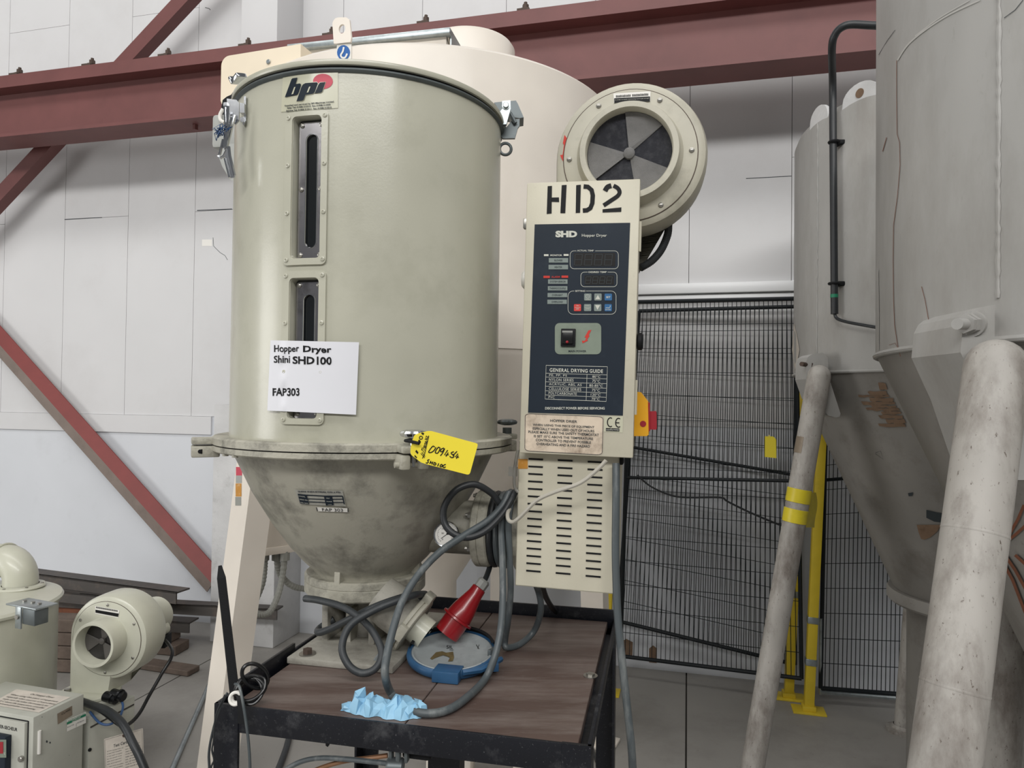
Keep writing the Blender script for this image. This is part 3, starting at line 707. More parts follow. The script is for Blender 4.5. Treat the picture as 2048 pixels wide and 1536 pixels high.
b = MB(); b.box(X0+.003, X1-.003, .018, .125, Z0+.012, Z1-.001, MC, bev=.003); b.build('control_cabinet', 'cabinet_paint', dryer)
b = MB(); b.box(X0, X1, 0, .018, Z0, Z1, MC, bev=.0022); door = b.build('cabinet_door', 'cabinet_paint', dryer)
def r5(x, y): return (1000+x/5.12, 340+y/5.12)
def r6(x, y): return (1000+x/5.12, 630+y/5.12)
def q5(*a): return r5(a[0], a[1])+r5(a[2], a[3])
def q6(*a): return r6(a[0], a[1])+r6(a[2], a[3])
# hand-painted HD2
b = MB(); s = cs(.0006)
def blk(*P): poly(b, s, [r5(*p) for p in P])
blk((488, 165), (532, 162), (528, 445), (478, 450)); blk((527, 282), (603, 280), (605, 328), (525, 325)); blk((632, 155), (682, 152), (668, 442), (618, 442))
blk((780, 155), (828, 150), (820, 438), (775, 440))
stroke(b, s, [r5(*p) for p in ((856, 168), (900, 172), (938, 205), (950, 260), (945, 340), (925, 390), (890, 412), (848, 415))], 9.0)
stroke(b, s, [r5(*p) for p in ((1140, 160), (1100, 175), (1075, 215))], 10.0, k=4)
stroke(b, s, [r5(*p) for p in ((1162, 160), (1205, 185), (1225, 225), (1205, 265), (1140, 310), (1080, 350), (1060, 362))], 8.2, k=4)
blk((1050, 402), (1243, 382), (1242, 428), (1050, 435))
b.build('stencil_lettering', 'print_black', door)
# membrane panel
b = MB(); patch(b, cs(.0007), r5(355, 557), r5(1333, 540), r6(287, 1000), r6(1258, 1030)); pn = b.build('control_panel', 'panel_dark', door)
b = MB(); s = cs(.0014)
textb(b, s, 'SHD', *q5(568, 622, 790, 690), bold=.06); textb(b, s, 'Hopper Dryer', *q5(838, 655, 1094, 692), bold=.01)
textb(b, s, 'MONITOR', *q5(515, 864, 635, 882), bold=.02); textb(b, s, 'ACTUAL TEMP', *q5(790, 817, 960, 834), bold=.01); textb(b, s, 'DESIRED TEMP', *q5(908, 1036, 1092, 1055), bold=.01); textb(b, s, 'SETTING', *q5(770, 1230, 872, 1248), bold=.01)
textb(b, s, 'DISCONNECT POWER BEFORE SERVICING', *q6(462, 942, 1072, 968), bold=.02)
rect(b, s, *q5(450, 862, 497, 882)); rect(b, s, *q5(652, 860, 702, 880))
def rro(x0, y0, x1, y1, r, gap):
    P = [r5(x, y) for x, y in rrect(x0, x1, y0, y1, r, 4)]      # y grows downwards: first corner is bottom right
    top = y0; g0, g1 = gap
    L = [(g1, top)]+[(x, 2*((y0+y1)/2)-y) for x, y in []]
    C = []
    for cx, cy, a in ((x1-r, y0+r, -90), (x1-r, y1-r, 0), (x0+r, y1-r, 90), (x0+r, y0+r, 180)):
        for i in range(5):
            t = math.radians(a+90*i/4); C.append((cx+r*math.cos(t), cy+r*math.sin(t)))
    stroke(b, s, [r5(*p) for p in [(g1, y0)]+C+[(g0, y0)]], .8)
rro(718, 828, 1212, 1012, 40, (782, 975)); rro(828, 1046, 1198, 1195, 36, (900, 1102)); rro(697, 1239, 1188, 1477, 50, (760, 880))
# drying guide table
tb = lerp2(r6(472, 515), r6(1100, 530), r6(462, 860), r6(1087, 885))
def T(a, c): return tb(a, c)
outline(b, s, [T(0, 0), T(.5, 0), T(1, 0), T(1, .5), T(1, 1), T(.5, 1), T(0, 1), T(0, .5)], .9)
rows = [.235, .35, .49, .62, .755, .88]
for r_ in rows: stroke(b, s, [T(0, r_), T(1, r_)], .7)
stroke(b, s, [T(.672, .235), T(.672, 1)], .7)
text(b, s, 'GENERAL DRYING GUIDE', T(.06, .08), T(.93, .08), T(.06, .19), bold=.02, space=1.1)
names = [('PE, PP, PS', .29, '80°C'), ('NYLON SERIES', .4, '75°C'), ('ACRYLIC, ABS, AS', .535, '80-85°C'), ('CELLULOSE SERIES', .53, '75°C'), ('POLYCARBONATE', .46, '120°C'), ('PVC', .1, '70°C')]
rows.append(1.0)
for (nm, w, tp), r0, r1_ in zip(names, rows, rows[1:]):
    m0 = r0+(r1_-r0)*.2; m1 = r1_-(r1_-r0)*.2
    text(b, s, nm, T(.055, m0), T(.055+w, m0), T(.055, m1), space=1.1); w2 = .03*len(tp); text(b, s, tp, T(.83-w2/2-.01, m0), T(.83+w2/2, m0), T(.83-w2/2-.01, m1))
b.build('panel_print', 'print_light', pn)
for (x0, y0, x1, y1, n4, hgt, wid) in ((755, 850, 1180, 985, 4, 0, 0), (866, 1080, 1165, 1175, 4, 0, 0)):
    b = MB(); rect(b, cs(.0012), *q5(x0, y0, x1, y1)); dsp = b.build('display_window', 'display_dark', door)
    b = MB(); s = cs(.0016); w = (x1-x0)/4.15
    for k in range(4):
        a0 = x0+10+k*w; a1 = a0+w*.72; t0 = y0+14; t1 = y1-10; tm = (t0+t1)/2
        for seg in (((a0+8, t0), (a1+6, t0)), ((a0+2, tm), (a1, tm)), ((a0-4, t1), (a1-6, t1)), ((a0+6, t0), (a0+1, tm)), ((a1+6, t0), (a1, tm)), ((a0+1, tm), (a0-5, t1)), ((a1, tm), (a1-6, t1))): stroke(b, s, [r5(*q) for q in seg], 1.0)
    b.build('digit_segments', 'print_dim', dsp)
for nm, (x0, y0, x1, y1), (t0, t1) in (('BLOWER', (500, 902, 698, 948), (557, 640)), ('HEATER', (497, 971, 697, 1017), (558, 635)), ('SYSTEM ERROR', (492, 1120, 692, 1165), (512, 672)), ('THERMOCOUPLE', (490, 1190, 690, 1233), (505, 672)), ('OVERHEAT', (487, 1259, 688, 1302), (532, 642)), ('OVERLOAD', (485, 1328, 685, 1372), (528, 642))):
    b = MB(); rect(b, cs(.0014), x0/5.12+1000, 340+y0/5.12, 1000+x1/5.12, 340+y1/5.12); lampk = b.build('indicator_field', 'button_grey', door)
    b = MB(); m = (y0+y1)/2; textb(b, cs(.0019), nm, *q5(t0, m-9, t1, m+9)); b.build('lettering', 'print_blue', lampk)
b = MB(); s = cs(.0014); rect(b, s, *q5(445, 1083, 510, 1106)); rect(b, s, *q5(630, 1081, 698, 1104)); textb(b, s, 'ALARM', *q5(526, 1085, 612, 1104), bold=.01)
b.build('alarm_print', 'red_print', pn)
for kind, (x0, y0, x1, y1), m in (('timer', (862, 1265, 937, 1337), 'button_grey'), ('up', (966, 1265, 1041, 1337), 'button_grey'), ('SET', (1071, 1266, 1147, 1336), 'button_blue'), ('onoff', (757, 1374, 830, 1445), 'button_red'), ('point', (860, 1373, 934, 1445), 'button_grey'), ('down', (963, 1373, 1038, 1445), 'button_grey'), ('enter', (1071, 1373, 1145, 1446), 'button_blue')):
    b = MB(); poly(b, cs(.0016), [r5(x, y) for x, y in rrect(x0, x1, y0, y1, 9, 3)]); bt = b.build('membrane_button', m, door)
    b = MB(); s = cs(.0021)
    if kind == 'up': poly(b, s, [r5(*p) for p in ((1003, 1280), (1026, 1324), (976, 1324))])
    elif kind == 'down': poly(b, s, [r5(*p) for p in ((974, 1384), (1026, 1384), (998, 1432))])
    elif kind == 'SET': textb(b, s, 'SET', *q5(1086, 1292, 1132, 1312), bold=.02)
    elif kind == 'enter': stroke(b, s, [r5(*p) for p in ((1129, 1386), (1127, 1404), (1118, 1410), (1082, 1410))], .9); textb(b, s, 'ENTER', *q5(1080, 1422, 1134, 1436))
    elif kind == 'onoff': textb(b, s, 'ON', *q5(782, 1383, 806, 1396)); stroke(b, s, [r5(764, 1408), r5(824, 1408)], .5); textb(b, s, 'OFF', *q5(778, 1416, 808, 1430))
    elif kind == 'point': textb(b, s, 'POINT', *q5(874, 1382, 918, 1394)); stroke(b, s, [r5(866, 1408), r5(928, 1408)], .5); textb(b, s, 'TIMER', *q5(874, 1416, 918, 1428))
    else: outline(b, s, [r5(898+20*math.cos(t*.52), 1294+20*math.sin(t*.52)) for t in range(12)], .6); stroke(b, s, [r5(898, 1280), r5(898, 1296), r5(910, 1296)], .6); textb(b, s, 'TIMER', *q5(878, 1322, 918, 1332))
    b.build('button_print', 'print_light', bt)
# main power field
b = MB(); poly(b, cs(.0013), [r6(x, y) for x, y in rrect(562, 1036, 82, 402, 48, 5)]); mp_ = b.build('power_field', 'panel_green', door)
b = MB(); s = cs(.0018); textb(b, s, 'MAIN POWER', *q6(702, 360, 882, 381), bold=.01); b.build('lettering', 'print_blue', mp_)
b = MB(); poly(b, s, [r6(*p) for p in ((905, 158), (936, 152), (908, 208), (918, 212), (892, 252), (902, 262), (846, 290), (838, 262), (866, 265), (885, 236), (866, 228))]); b.build('lightning_mark', 'red_print', mp_)
def cbox(mb, x0, y0, x1, y1, h0, h1, q=q6, bev=.0): 
    p = q(x0, y0, x1, y1); a = cl_(p[0], p[1]); c = cl_(p[2], p[3]); mb.box(a.x, c.x, -h1, -h0, a.z, c.z, MC, bev=bev)
b = MB(); cbox(b, 630, 142, 772, 325, 0, .006, bev=.001); sw = b.build('power_switch', 'black_matt', door)
b = MB(); cbox(b, 645, 165, 752, 298, .006, .010, bev=.0012); b.build('rocker', 'black_gloss', sw)
b = MB(); cbox(b, 645, 165, 750, 186, .0101, .0106); b.build('rocker_mark', 'plug_grey', sw)
b = MB(); p = cl_(*r6(695, 281)); b.sphere((p.x, -.0100, p.z), .0028, 10, MC); b.build('indicator_lamp', 'red_handle', sw)
# conformity sticker and the stained warning label
b = MB(); patch(b, cs(.0006), r6(1066, 1036), r6(1260, 1040), r6(1062, 1195), r6(1256, 1205)); ce = b.build('conformity_sticker', 'sticker_cream', door)
b = MB(); s = cs(.0012)
stroke(b, s, [r6(1112+30*math.cos(t)+18, 1098+46*math.sin(t)) for t in [math.radians(58+244*i/14) for i in range(15)]], 2.0)
stroke(b, s, [r6(1196+30*math.cos(t)+18, 1103+46*math.sin(t)) for t in [math.radians(58+244*i/14) for i in range(15)]], 2.0); stroke(b, s, [r6(1186, 1103), r6(1222, 1104)], 2.0)
patch(b, s, r6(1084, 1158), r6(1222, 1162), r6(1084, 1188), r6(1222, 1192)); b.build('conformity_print', 'print_black', ce)
b = MB(); textb(b, cs(.0016), 'conformity', *q6(1088, 1164, 1218, 1188)); b.build('lettering', 'print_light', ce)
wf = lerp2(r6(252, 1004), r6(1062, 1036), r6(248, 1395), r6(1052, 1438))
RR = [wf(x, y) for x, y in rrect(0, 1, 0, 1, .07, 5)]
b = MB(); poly(b, cs(.0007), RR); wlb = tag(b.build('warning_label', 'old_label', door), 'brown stained warning label with rounded black border')
b = MB(); s = cs(.0014); outline(b, s, [wf(.5+(x-.5)*.985, .5+(y-.5)*.975) for x, y in rrect(0, 1, 0, 1, .07, 5)], 1.0)
for tx, x0, x1, y0 in (('HOPPER DRIER', .325, .665, .135), ('WHEN USING THIS PIECE OF EQUIPMENT', .105, .885, .265), ('ESPECIALLY WHEN USED OUT OF HOURS', .105, .885, .36), ('PLEASE MAKE SURE THE SAFETY THERMOSTAT', .05, .945, .452), ('IS SET 15°C ABOVE THE TEMPERATURE', .12, .87, .555), ('CONTROLLER TO PREVENT POSSIBLE', .145, .845, .655), ('OVERHEATING AND A FIRE HAZARD', .155, .835, .755)):
    text(b, s, tx, wf(x0, y0), wf(x1, y0), wf(x0, y0+.065), bold=.015)
b.build('lettering', 'print_dim', wlb)
# heater box with slotted front
def hl(px, py): return cl_(px, py, .03)
b0 = hl(1031, 1172); b1 = hl(1231, 1187); h0 = hl(1036, 950)
HX0 = (b0.x+h0.x)/2; HX1 = hl(1236, 1000).x; HZ0 = (b0.z+b1.z)/2; HZ1 = Z0+.02
slots = []
for cx, cw in ((550, 148), (865, 150), (1170, 152)): slots.append((cx, cw))
def r7(x, y): return (960+x/5.12, 880+y/5.12)
xs = [HX0, HX1]; SL = []
for k in range(16):
    SL.append((r7(498-1.6*k, 195+76.3*k), r7(646-1.6*k, 198+76.4*k)))
for k in range(16): SL.append((r7(797-1.4*k, 208+77*k), r7(948-1.4*k, 211+77.2*k)))
for k in range(16): SL.append((r7(1103-1.4*k, 222+77.9*k), r7(1256-1.3*k, 228+78.2*k)))
b = MB(); b.box(HX0, HX1, .03, .0315, HZ0, HZ1, MC); b.box(HX0, HX0+.0015, .03, .15, HZ0, HZ1, MC); b.box(HX1-.0015, HX1, .03, .15, HZ0, HZ1, MC); b.box(HX0, HX1, .1485, .15, HZ0, HZ1, MC); b.box(HX0, HX1, .03, .15, HZ0, HZ0+.0015, MC); b.box(HX0, HX1, .03, .15, HZ1, HZ1+.002, MC)
hb = b.build('heater_box', 'cabinet_paint', dryer)
for (p0, p1) in SL:
    a = hl(*p0); c = hl(*p1); m = (a.z+c.z)/2
    b = MB(); b.box(a.x, c.x, .0288, .0302, m-.0016, m+.0016, MC); b.build('louvre_slot', 'black_matt', hb, smooth=0)
b = MB(); s = lambda px, py: on_plane(px, py, CO+NC*.0293, NC); rect(b, s, 1036, 918, 1055.5, 937.5); b.build('warning_sticker', 'sticker_orange', hb)
b = MB(); b.box(X0+.045, X0+.165, .125, .235, HZ1, Z1+.02, MC, bev=.004); b.build('blower_duct', 'blower_paint', dryer)
# thin copper capillary and bracket left of the heater box
b = MB(); b.tube([at(*p, 1.345) for p in ((1036, 900), (1031.5, 925), (1029.5, 945), (1029, 965), (1031, 977), (1036, 984))], .0032, 8, smooth=4); b.build('capillary_tube', 'steel', dryer)
b = MB(); P = at(1025, 943, 1.35); b.box(-.008, .010, -.001, .001, -.009, .009, Matrix.Translation(P) @ Matrix.Rotation(CY, 4, 'Z')); b.build('tube_bracket', 'steel', dryer)
# pale sensor lead
b = MB(); b.tube([at(*p) for p in ((1212, 921, 1.255), (1196, 938, 1.26), (1160, 966, 1.27), (1110, 984, 1.285), (1075, 1000, 1.30), (1052, 1022, 1.305), (1038, 1036, 1.31), (1026, 1044, 1.32), (1017, 1040, 1.33), (1015, 1028, 1.345), (1019, 1018, 1.37))], .0037, 8, smooth=6); b.build('sensor_lead', 'pale_cable', dryer)
b = MB(); p = cl_(1234, 922, .06); b.box(p.x-.013, p.x+.013, .045, .075, p.z-.006, p.z+.008, MC, bev=.003); b.build('cable_gland', 'black_matt', dryer)
# door hardware
b = MB(); p = cl_(1049, 449, .01); b.box(X0-.006, X0+.001, .002, .016, p.z-.009, p.z+.010, MC, bev=.001); b.build('door_latch', 'steel', dryer)
b = MB(); p = cl_(1040, 560, .05); b.cyl(MC @ Vector((X0-.014, .05, p.z)), MC @ Vector((X0+.01, .05, p.z)), .0185, n=24, bev=.004); b.build('side_knob', 'off_white', dryer)
b = MB(); p = cl_(1277, 683, .03); b.cyl(MC @ Vector((X1, .03, p.z)), MC @ Vector((X1+.012, .03, p.z)), .0165, n=24, bev=.003); b.build('side_knob', 'black_matt', dryer)
for (y0, y1) in ((440, 470), (470, 500), (760, 830)):
    b = MB(); a = cl_(1281, y0); c = cl_(1281, y1); b.cyl(MC @ Vector((X1+.001, .014, c.z)), MC @ Vector((X1+.001, .014, a.z)), .0035, n=10); b.build('door_hinge', 'cabinet_paint', dryer)
# isolator
IY = .055
def il(px, py): return cl_(px, py, IY)
b = MB(); P = [il(*r6(x, y)) for x, y in ((1372, 1240), (1372, 785), (1440, 790), (1515, 885), (1522, 1225), (1505, 1240))]; b.prism([(p.x, p.z) for p in P], IY, IY+.05, MC); iso = b.build('isolator_switch', 'yellow_plastic', dryer, smooth=20)
b = MB(); p = il(*r6(1465, 1115)); b.cyl(MC @ Vector((p.x, IY-.0006, p.z)), MC @ Vector((p.x, IY+.003, p.z)), .006, n=16); b.build('padlock_hole', 'red_handle', iso)
b = MB(); P = [il(*r6(x, y)) for x, y in ((1516, 1200), (1516, 890), (1532, 900), (1534, 1190))]; b.prism([(p.x, p.z) for p in P], IY+.005, IY+.045, MC)
P = [il(*r6(x, y)) for x, y in ((1530, 1175), (1525, 990), (1595, 985), (1602, 1000), (1605, 1165), (1598, 1178))]; b.prism([(p.x, p.z) for p in P], IY+.012, IY+.038, MC); b.build('switch_handle', 'red_handle', iso, smooth=20)

# ---------------------------------------------------------------- blowers (main dryer and the small dryer share the builder)
def volute(R, drop, k=44, grow=.02, left=1.0):
    # local x,z outline: circle growing towards the outlet that leaves straight down on the left
    P = []
    for i in range(k+1):
        t = math.radians(180-270*i/k)                 # from the left tangent over the top to the bottom
        r = R*(1+grow*math.sin(math.pi*min(1, i/k)))*(1 if i < k*.6 else 1-.03*(i/k-.6))
        P.append((r*math.cos(t), r*math.sin(t)))
    P += [(.12*R, -R*.98), (.05*R, -drop), (-R, -drop)]
    return P
def blower(parent, M, R, T, drop, ring_r, ring_len, mat, vane='vane_grey', face='mesh_screen', turn=0., lip=.875, sturn=0, flare=1.10):
    b = MB(); O = volute(R, drop); n = len(O)
    lv = [(0.0, .90), (.006*R/.15, .965), (.02*R/.15, .995), (T*.5, 1.0), (T-.02*R/.15, .995), (T-.006*R/.15, .965), (T, .9)]
    vs = []
    for y, sc in lv: vs += [(x*sc, y, (z*sc if z > -drop+1e-4 else z)) for x, z in O]
    fs = [tuple(range(n)), tuple((len(lv)-1)*n+i for i in range(n-1, -1, -1))]
    for j in range(len(lv)-1): fs += [(j*n+i, (j+1)*n+i, (j+1)*n+(i+1) % n, j*n+(i+1) % n) for i in range(n)]
    b.add(vs, fs, M); bh = b.build('blower_housing', mat, parent, smooth=38)
    MF = M @ Matrix(((1, 0, 0, 0), (0, 0, -1, 0), (0, 1, 0, 0), (0, 0, 0, 1)))   # local z towards the viewer
    b = MB(); b.lathe([(0, .0005), (lip*R, .0005), (lip*R, .0022), (lip*R-.002, .003), (ring_r, .003)], MF, 64); b.build('blower_faceplate', mat, bh)
    b = MB(); b.torus(MF @ Matrix.Translation((0, 0, .0012)), lip*R+.0006, .0011, 64, 6); b.build('face_groove', 'rusty_bolt', bh)
    for k in range(6):
        a = math.radians(1+60*k+sturn); p = MF @ Vector((.80*R*math.cos(a), .80*R*math.sin(a), .003)); d = MF.to_3x3() @ Vector((0, 0, 1))
        b = MB(); Ms = frame(p, MF.to_3x3() @ Vector((1, 0, 0)), d); b.lathe([(.0055*R/.15, 0), (.005*R/.15, .002), (.003*R/.15, .0032), (0, .0036)], Ms, 12); b.box(-.003, .003, -.0005, .0005, .003, .0039, Ms); b.build('screw', 'steel', bh)
    b = MB(); b.lathe([(ring_r*flare, .002), (ring_r*1.045, .012*R/.15), (ring_r*1.02, ring_len*.6), (ring_r*1.02, ring_len-.004), (ring_r, ring_len), (ring_r*.89, ring_len), (ring_r*.87, ring_len-.003), (ring_r*.87, -.01)], MF, 64); b.build('inlet_ring', mat, bh, smooth=40)
    zz = ring_len*.35+.008
    b = MB(); b.lathe([(ring_r*.88, zz-.012), (0, zz-.012)], MF, 48); sc_ = b.build('inlet_screen', face, bh)
    for k in range(3):
        a0 = math.radians(turn+56+120*k-28); a1 = a0+math.radians(56); rr = ring_r*.86
        P = [(.009, a0), (rr, a0)]+[(rr, a0+(a1-a0)*i/8) for i in range(1, 8)]+[(rr, a1), (.009, a1)]
        vs = [MF @ Vector((r*math.cos(t), r*math.sin(t), zz-.010+.003*(t-a0))) for r, t in P]; m_ = len(vs); d = MF.to_3x3() @ Vector((0, 0, -.002))
        b = MB(); b.add(vs+[v+d for v in vs], [tuple(range(m_)), tuple(range(2*m_-1, m_-1, -1))]+[(i, (i+1) % m_, m_+(i+1) % m_, m_+i) for i in range(m_)]); b.build('inlet_vane', vane, sc_, smooth=0)
    b = MB(); b.lathe([(.011*R/.15, zz-.012), (.011*R/.15, zz-.004), (.007*R/.15, zz-.001), (0, zz)], MF, 20); b.build('vane_hub', vane, sc_)
    return bh, MF
vb = V; pb = HC-V*.02
bc = on_plane(1259, 311, pb, V); R_B = (on_plane(1413, 313, pb, V)-on_plane(1114, 313, pb, V)).length/2*1.02
MBL = frame(bc, U, Z)
bh, MF = blower(dryer, MBL, R_B, .10, .24, .0965, .034, 'blower_paint', turn=12)
b = MB(); MFr = MF; b.cyl(bc+V*.10, bc+V*.26, .075, n=32, bev=.01); b.build('blower_motor', 'blower_paint', dryer)
def bs(h): return lambda px, py: on_plane(px, py, bc-V*h, V)
def r4(x, y): return (1000+x/4.267, 130+y/4.267)
b = MB(); patch(b, bs(.0042), r4(968, 243), r4(1285, 224), r4(972, 325), r4(1282, 312)); bl_ = b.build('blower_sticker', 'off_white', bh)
b = MB(); s = bs(.0048); patch(b, s, r4(974, 284), r4(1280, 268), r4(975, 325), r4(1280, 312))
for i in range(24):
    x = 990+i*11.6; y = 258-i*.75
    if i not in (11,): patch(b, s, r4(x, y+(i % 3)*2), r4(x+7.5, y), r4(x, y+20), r4(x+7.5, y+19))
b.build('sticker_print', 'print_black', bl_)
b = MB(); s = bs(.0052); text(b, s, 'In order to avoid overheating and to get enough', r4(982, 294), r4(1272, 278), r4(982, 304)); b.build('lettering', 'print_light', bl_)
b = MB(); hs = bs(.0005); poly(b, bs(.001), [r4(p[0]+22, p[1]) for p in ((528, 596), (560, 640), (545, 735), (520, 830), (490, 770), (512, 765), (524, 680), (514, 668))]); b.build('arrow_sticker', 'red_print', bh)
b = MB(); pts = spline([at(*p) for p in ((1337, 448, 1.47), (1335, 470, 1.465), (1322, 500, 1.455), (1303, 522, 1.445), (1280, 536, 1.44))], 18)
b.tube(pts, [.0085 if i % 2 else .0073 for i in range(len(pts))], 12); b.build('motor_conduit', 'rubber_dark', dryer, smooth=0)
# ================================================================ trolley under the dryer
AX0, AX1, BY0, BY1 = -.095, .53, -.39, .21
trolley = thing('steel_trolley', hp(.2, -.09, 0), 'black angle-iron trolley with scuffed brown plywood top', 'trolley')
sa = MT.inverted() @ atz(847, 1391, TZ); sb = MT.inverted() @ atz(987, 1228, TZ); seam = (sa.x+sb.x)/2
for x0, x1 in ((AX0+.03, seam-.0012), (seam+.0012, AX1-.02)):
    b = MB(); b.box(x0, x1, BY0+.004, BY1-.012, TZ-.016, TZ, MT, bev=.001, seg=1); b.build('plywood_board', 'ply', trolley)
b = MB(); b.box(AX0, AX1, BY0, BY0+.005, TZ-.043, TZ+.001, MT, bev=.001); b.box(AX0+.004, AX1-.004, BY0+.004, BY0+.04, TZ-.021, TZ-.0165, MT); b.build('front_rail', 'black_steel', trolley)
b = MB(); b.box(AX0, AX1, BY1-.006, BY1, TZ-.02, TZ+.026, MT, bev=.001); b.box(AX0, AX1, BY1-.05, BY1, TZ-.021, TZ-.0165, MT); b.build('back_rail', 'black_steel', trolley)
b = MB(); b.box(AX0+.012, AX0+.018, BY0+.04, -.16, TZ-.02, TZ+.024, MT, bev=.001); b.box(AX0+.012, AX0+.018, -.16, BY1, TZ-.02, TZ+.012, MT, bev=.001); b.box(AX0, AX0+.04, BY0+.005, BY1, TZ-.043, TZ-.0165, MT); b.build('side_rail', 'black_steel', trolley)
b = MB(); b.box(AX1-.006, AX1, BY0+.005, BY1, TZ-.02, TZ+.004, MT, bev=.001); b.box(AX1-.035, AX1, BY0+.005, BY1, TZ-.021, TZ-.0165, MT); b.build('side_rail', 'black_steel', trolley)
for ax_, by, sx, sy in ((AX0, BY0, 1, 1), (AX1, BY0, -1, 1), (AX0, BY1, 1, -1), (AX1, BY1, -1, -1)):
    b = MB(); b.box(ax_, ax_+sx*.044, by-.001*sy, by+sy*.005, .06, TZ+.0015, MT); b.box(ax_, ax_+sx*.005, by, by+sy*.044, .06, TZ+.0015, MT); lg = b.build('leg', 'black_steel', trolley)
    c = hp(ax_+sx*.022, by+sy*.022, 0); b = MB(); b.cyl(c+U*-.012+Z*.03, c+U*.012+Z*.03, .0295, n=20, bev=.003); b.box(-.014, .014, -.012, .012, .035, .062, frame(c, U, Z)); b.build('castor', 'rubber_dark', lg)
b = MB(); b.box(AX0+.01, AX1-.01, BY1-.03, BY1-.005, .25, .28, MT); b.box(AX0, AX0+.006, BY0+.01, BY1-.01, .25, .28, MT); b.box(AX1-.006, AX1, BY0+.01, BY1-.01, .25, .28, MT); b.build('lower_rail', 'black_steel', trolley)
b = MB(); p = MT.inverted() @ at(893, 1510, 1.52); b.box(p.x-.035, p.x+.035, p.y-.02, p.y+.02, .28, TZ-.02, MT); b.build('rear_post', 'black_steel', trolley)
p = atz(1181, 1352, TZ); b = MB(); b.cyl(p, p+Z*.0015, .0135, n=16); b.cyl(p, p+Z*.005, .008, n=6); b.build('board_bolt', 'steel', trolley)
p = atz(546, 1346, TZ+.012); 
# valve and tubes clamped under the front rail
M = frame(at(803, 1500, 1.13), U, Z); b = MB(); b.box(-.020, -.014, -.006, .006, -.018, .012, M, bev=.002); b.box(.006, .012, -.006, .006, -.018, .012, M, bev=.002); b.box(-.02, .012, -.006, .006, .004, .012, M, bev=.002); b.cyl(M @ Vector((-.004, -.004, -.016)), M @ Vector((-.004, -.004, .006)), .0045, n=10); b.build('valve_clamp', 'galv_dark', trolley)
b = MB(); b.box(-.004, .045, .01, .03, -.020, .016, M, bev=.006); b.build('valve_body', 'black_matt', trolley)
b = MB(); b.cyl(at(773, 1531, 1.13), at(808, 1533, 1.13), .013, n=16, bev=.003); b.build('tube_fitting', 'galv_dark', trolley)
b = MB(); b.tube([at(*p) for p in ((776, 1527, 1.13), (740, 1523, 1.14), (690, 1518, 1.15), (640, 1516, 1.16), (600, 1524, 1.17), (560, 1545, 1.18))], .0042, 8, smooth=5); b.build('air_tube', 'cable_grey', trolley)
b = MB(); b.tube([at(*p) for p in ((775, 1511, 1.17), (730, 1517, 1.17), (690, 1522, 1.17), (650, 1533, 1.18), (620, 1545, 1.18))], .004, 8, smooth=5); b.build('air_tube', 'copper_tube', trolley)
b = MB(); p = MT.inverted() @ at(660, 1478, 1.2); b.prism([(p.x-.008, p.z-.012), (p.x-.004, p.z-.014), (p.x+.016, p.z+.02), (p.x-.008, p.z+.02)], p.y, p.y+.004, MT); b.build('rail_bracket', 'black_steel', trolley)

# ---------------------------------------------------------------- cables on the dryer
TC = TZ+.008
pc = thing('power_cable', atz(860, 1427, TZ), 'grey power cable looped from the heater neck down to the trolley top', 'cable')
loop = [at(*p) for p in ((1019, 984, 1.385), (1004, 1012, 1.375), (975, 1042, 1.36), (930, 1070, 1.335), (880, 1104, 1.30), (838, 1148, 1.27), (806, 1200, 1.235), (787, 1255, 1.205), (774, 1310, 1.18), (770, 1350, 1.165))]+[atz(783, 1388, TC), atz(815, 1417, TC), atz(856, 1427, TC), atz(900, 1418, TC), atz(940, 1390, TC), atz(970, 1358, TC)]+[at(*p) for p in ((989, 1315, 1.285), (1001, 1260, 1.305), (1006, 1190, 1.34), (1005, 1120, 1.36), (1003, 1060, 1.375), (1008, 1010, 1.383), (1017, 990, 1.40), (1022, 984, 1.43))]
b = MB(); b.tube(loop, .0068, 12, smooth=6); b.build('hanging_loop', 'cable_grey', pc)
b = MB(); b.tube([at(*p) for p in ((1022, 984, 1.42), (1002, 1008, 1.385), (985, 988, 1.375), (950, 969, 1.36), (914, 979, 1.35), (890, 1010, 1.345), (888, 1043, 1.34), (905, 1066, 1.335), (935, 1075, 1.335), (970, 1062, 1.345), (1003, 1030, 1.36), (1022, 1000, 1.372), (1029, 986, 1.385), (1034, 982, 1.42))], .0066, 12, smooth=6); b.build('cable_coil', 'rubber_dark', pc)
for k, (x, m) in enumerate(((1003, 'rubber_dark'), (1012, 'cable_grey'), (1021, 'rubber_dark'))):
    t0 = ((x-1024)/1400*1.4)
    b = MB(); c = HC+U*(.293+.0135*k)+Z*DZ; b.tube([c+V*(-.073*math.cos(t))+Z*(.073*math.sin(t)) for t in [2*math.pi*i/30 for i in range(30)]], .0066, 10, closed=True); b.build('cable_turn', m, pc)
b = MB(); b.tube([at(*p) for p in ((1024, 990, 1.385), (1017, 1040, 1.372), (1019, 1110, 1.372), (1021, 1180, 1.38), (1016, 1240, 1.40), (1010, 1280, 1.43))]+[atz(1013, 1295, TC), atz(1040, 1288, TC)]+[at(*p) for p in ((1068, 1262, 1.47), (1081, 1225, 1.44), (1080, 1195, 1.42), (1071, 1165, 1.40), (1068, 1150, 1.40))], .0066, 12, smooth=6); b.build('box_lead', 'cable_grey', pc)
pl = thing('mains_plug', at(900, 1262, 1.40), 'red round industrial plug with grey gland hanging over the trolley', 'plug')
P0 = at(968, 1163, 1.42); P1 = at(893, 1268, 1.395); d = P1-P0; L = d.length; Mp = frame(P0, d.orthogonal(), d)
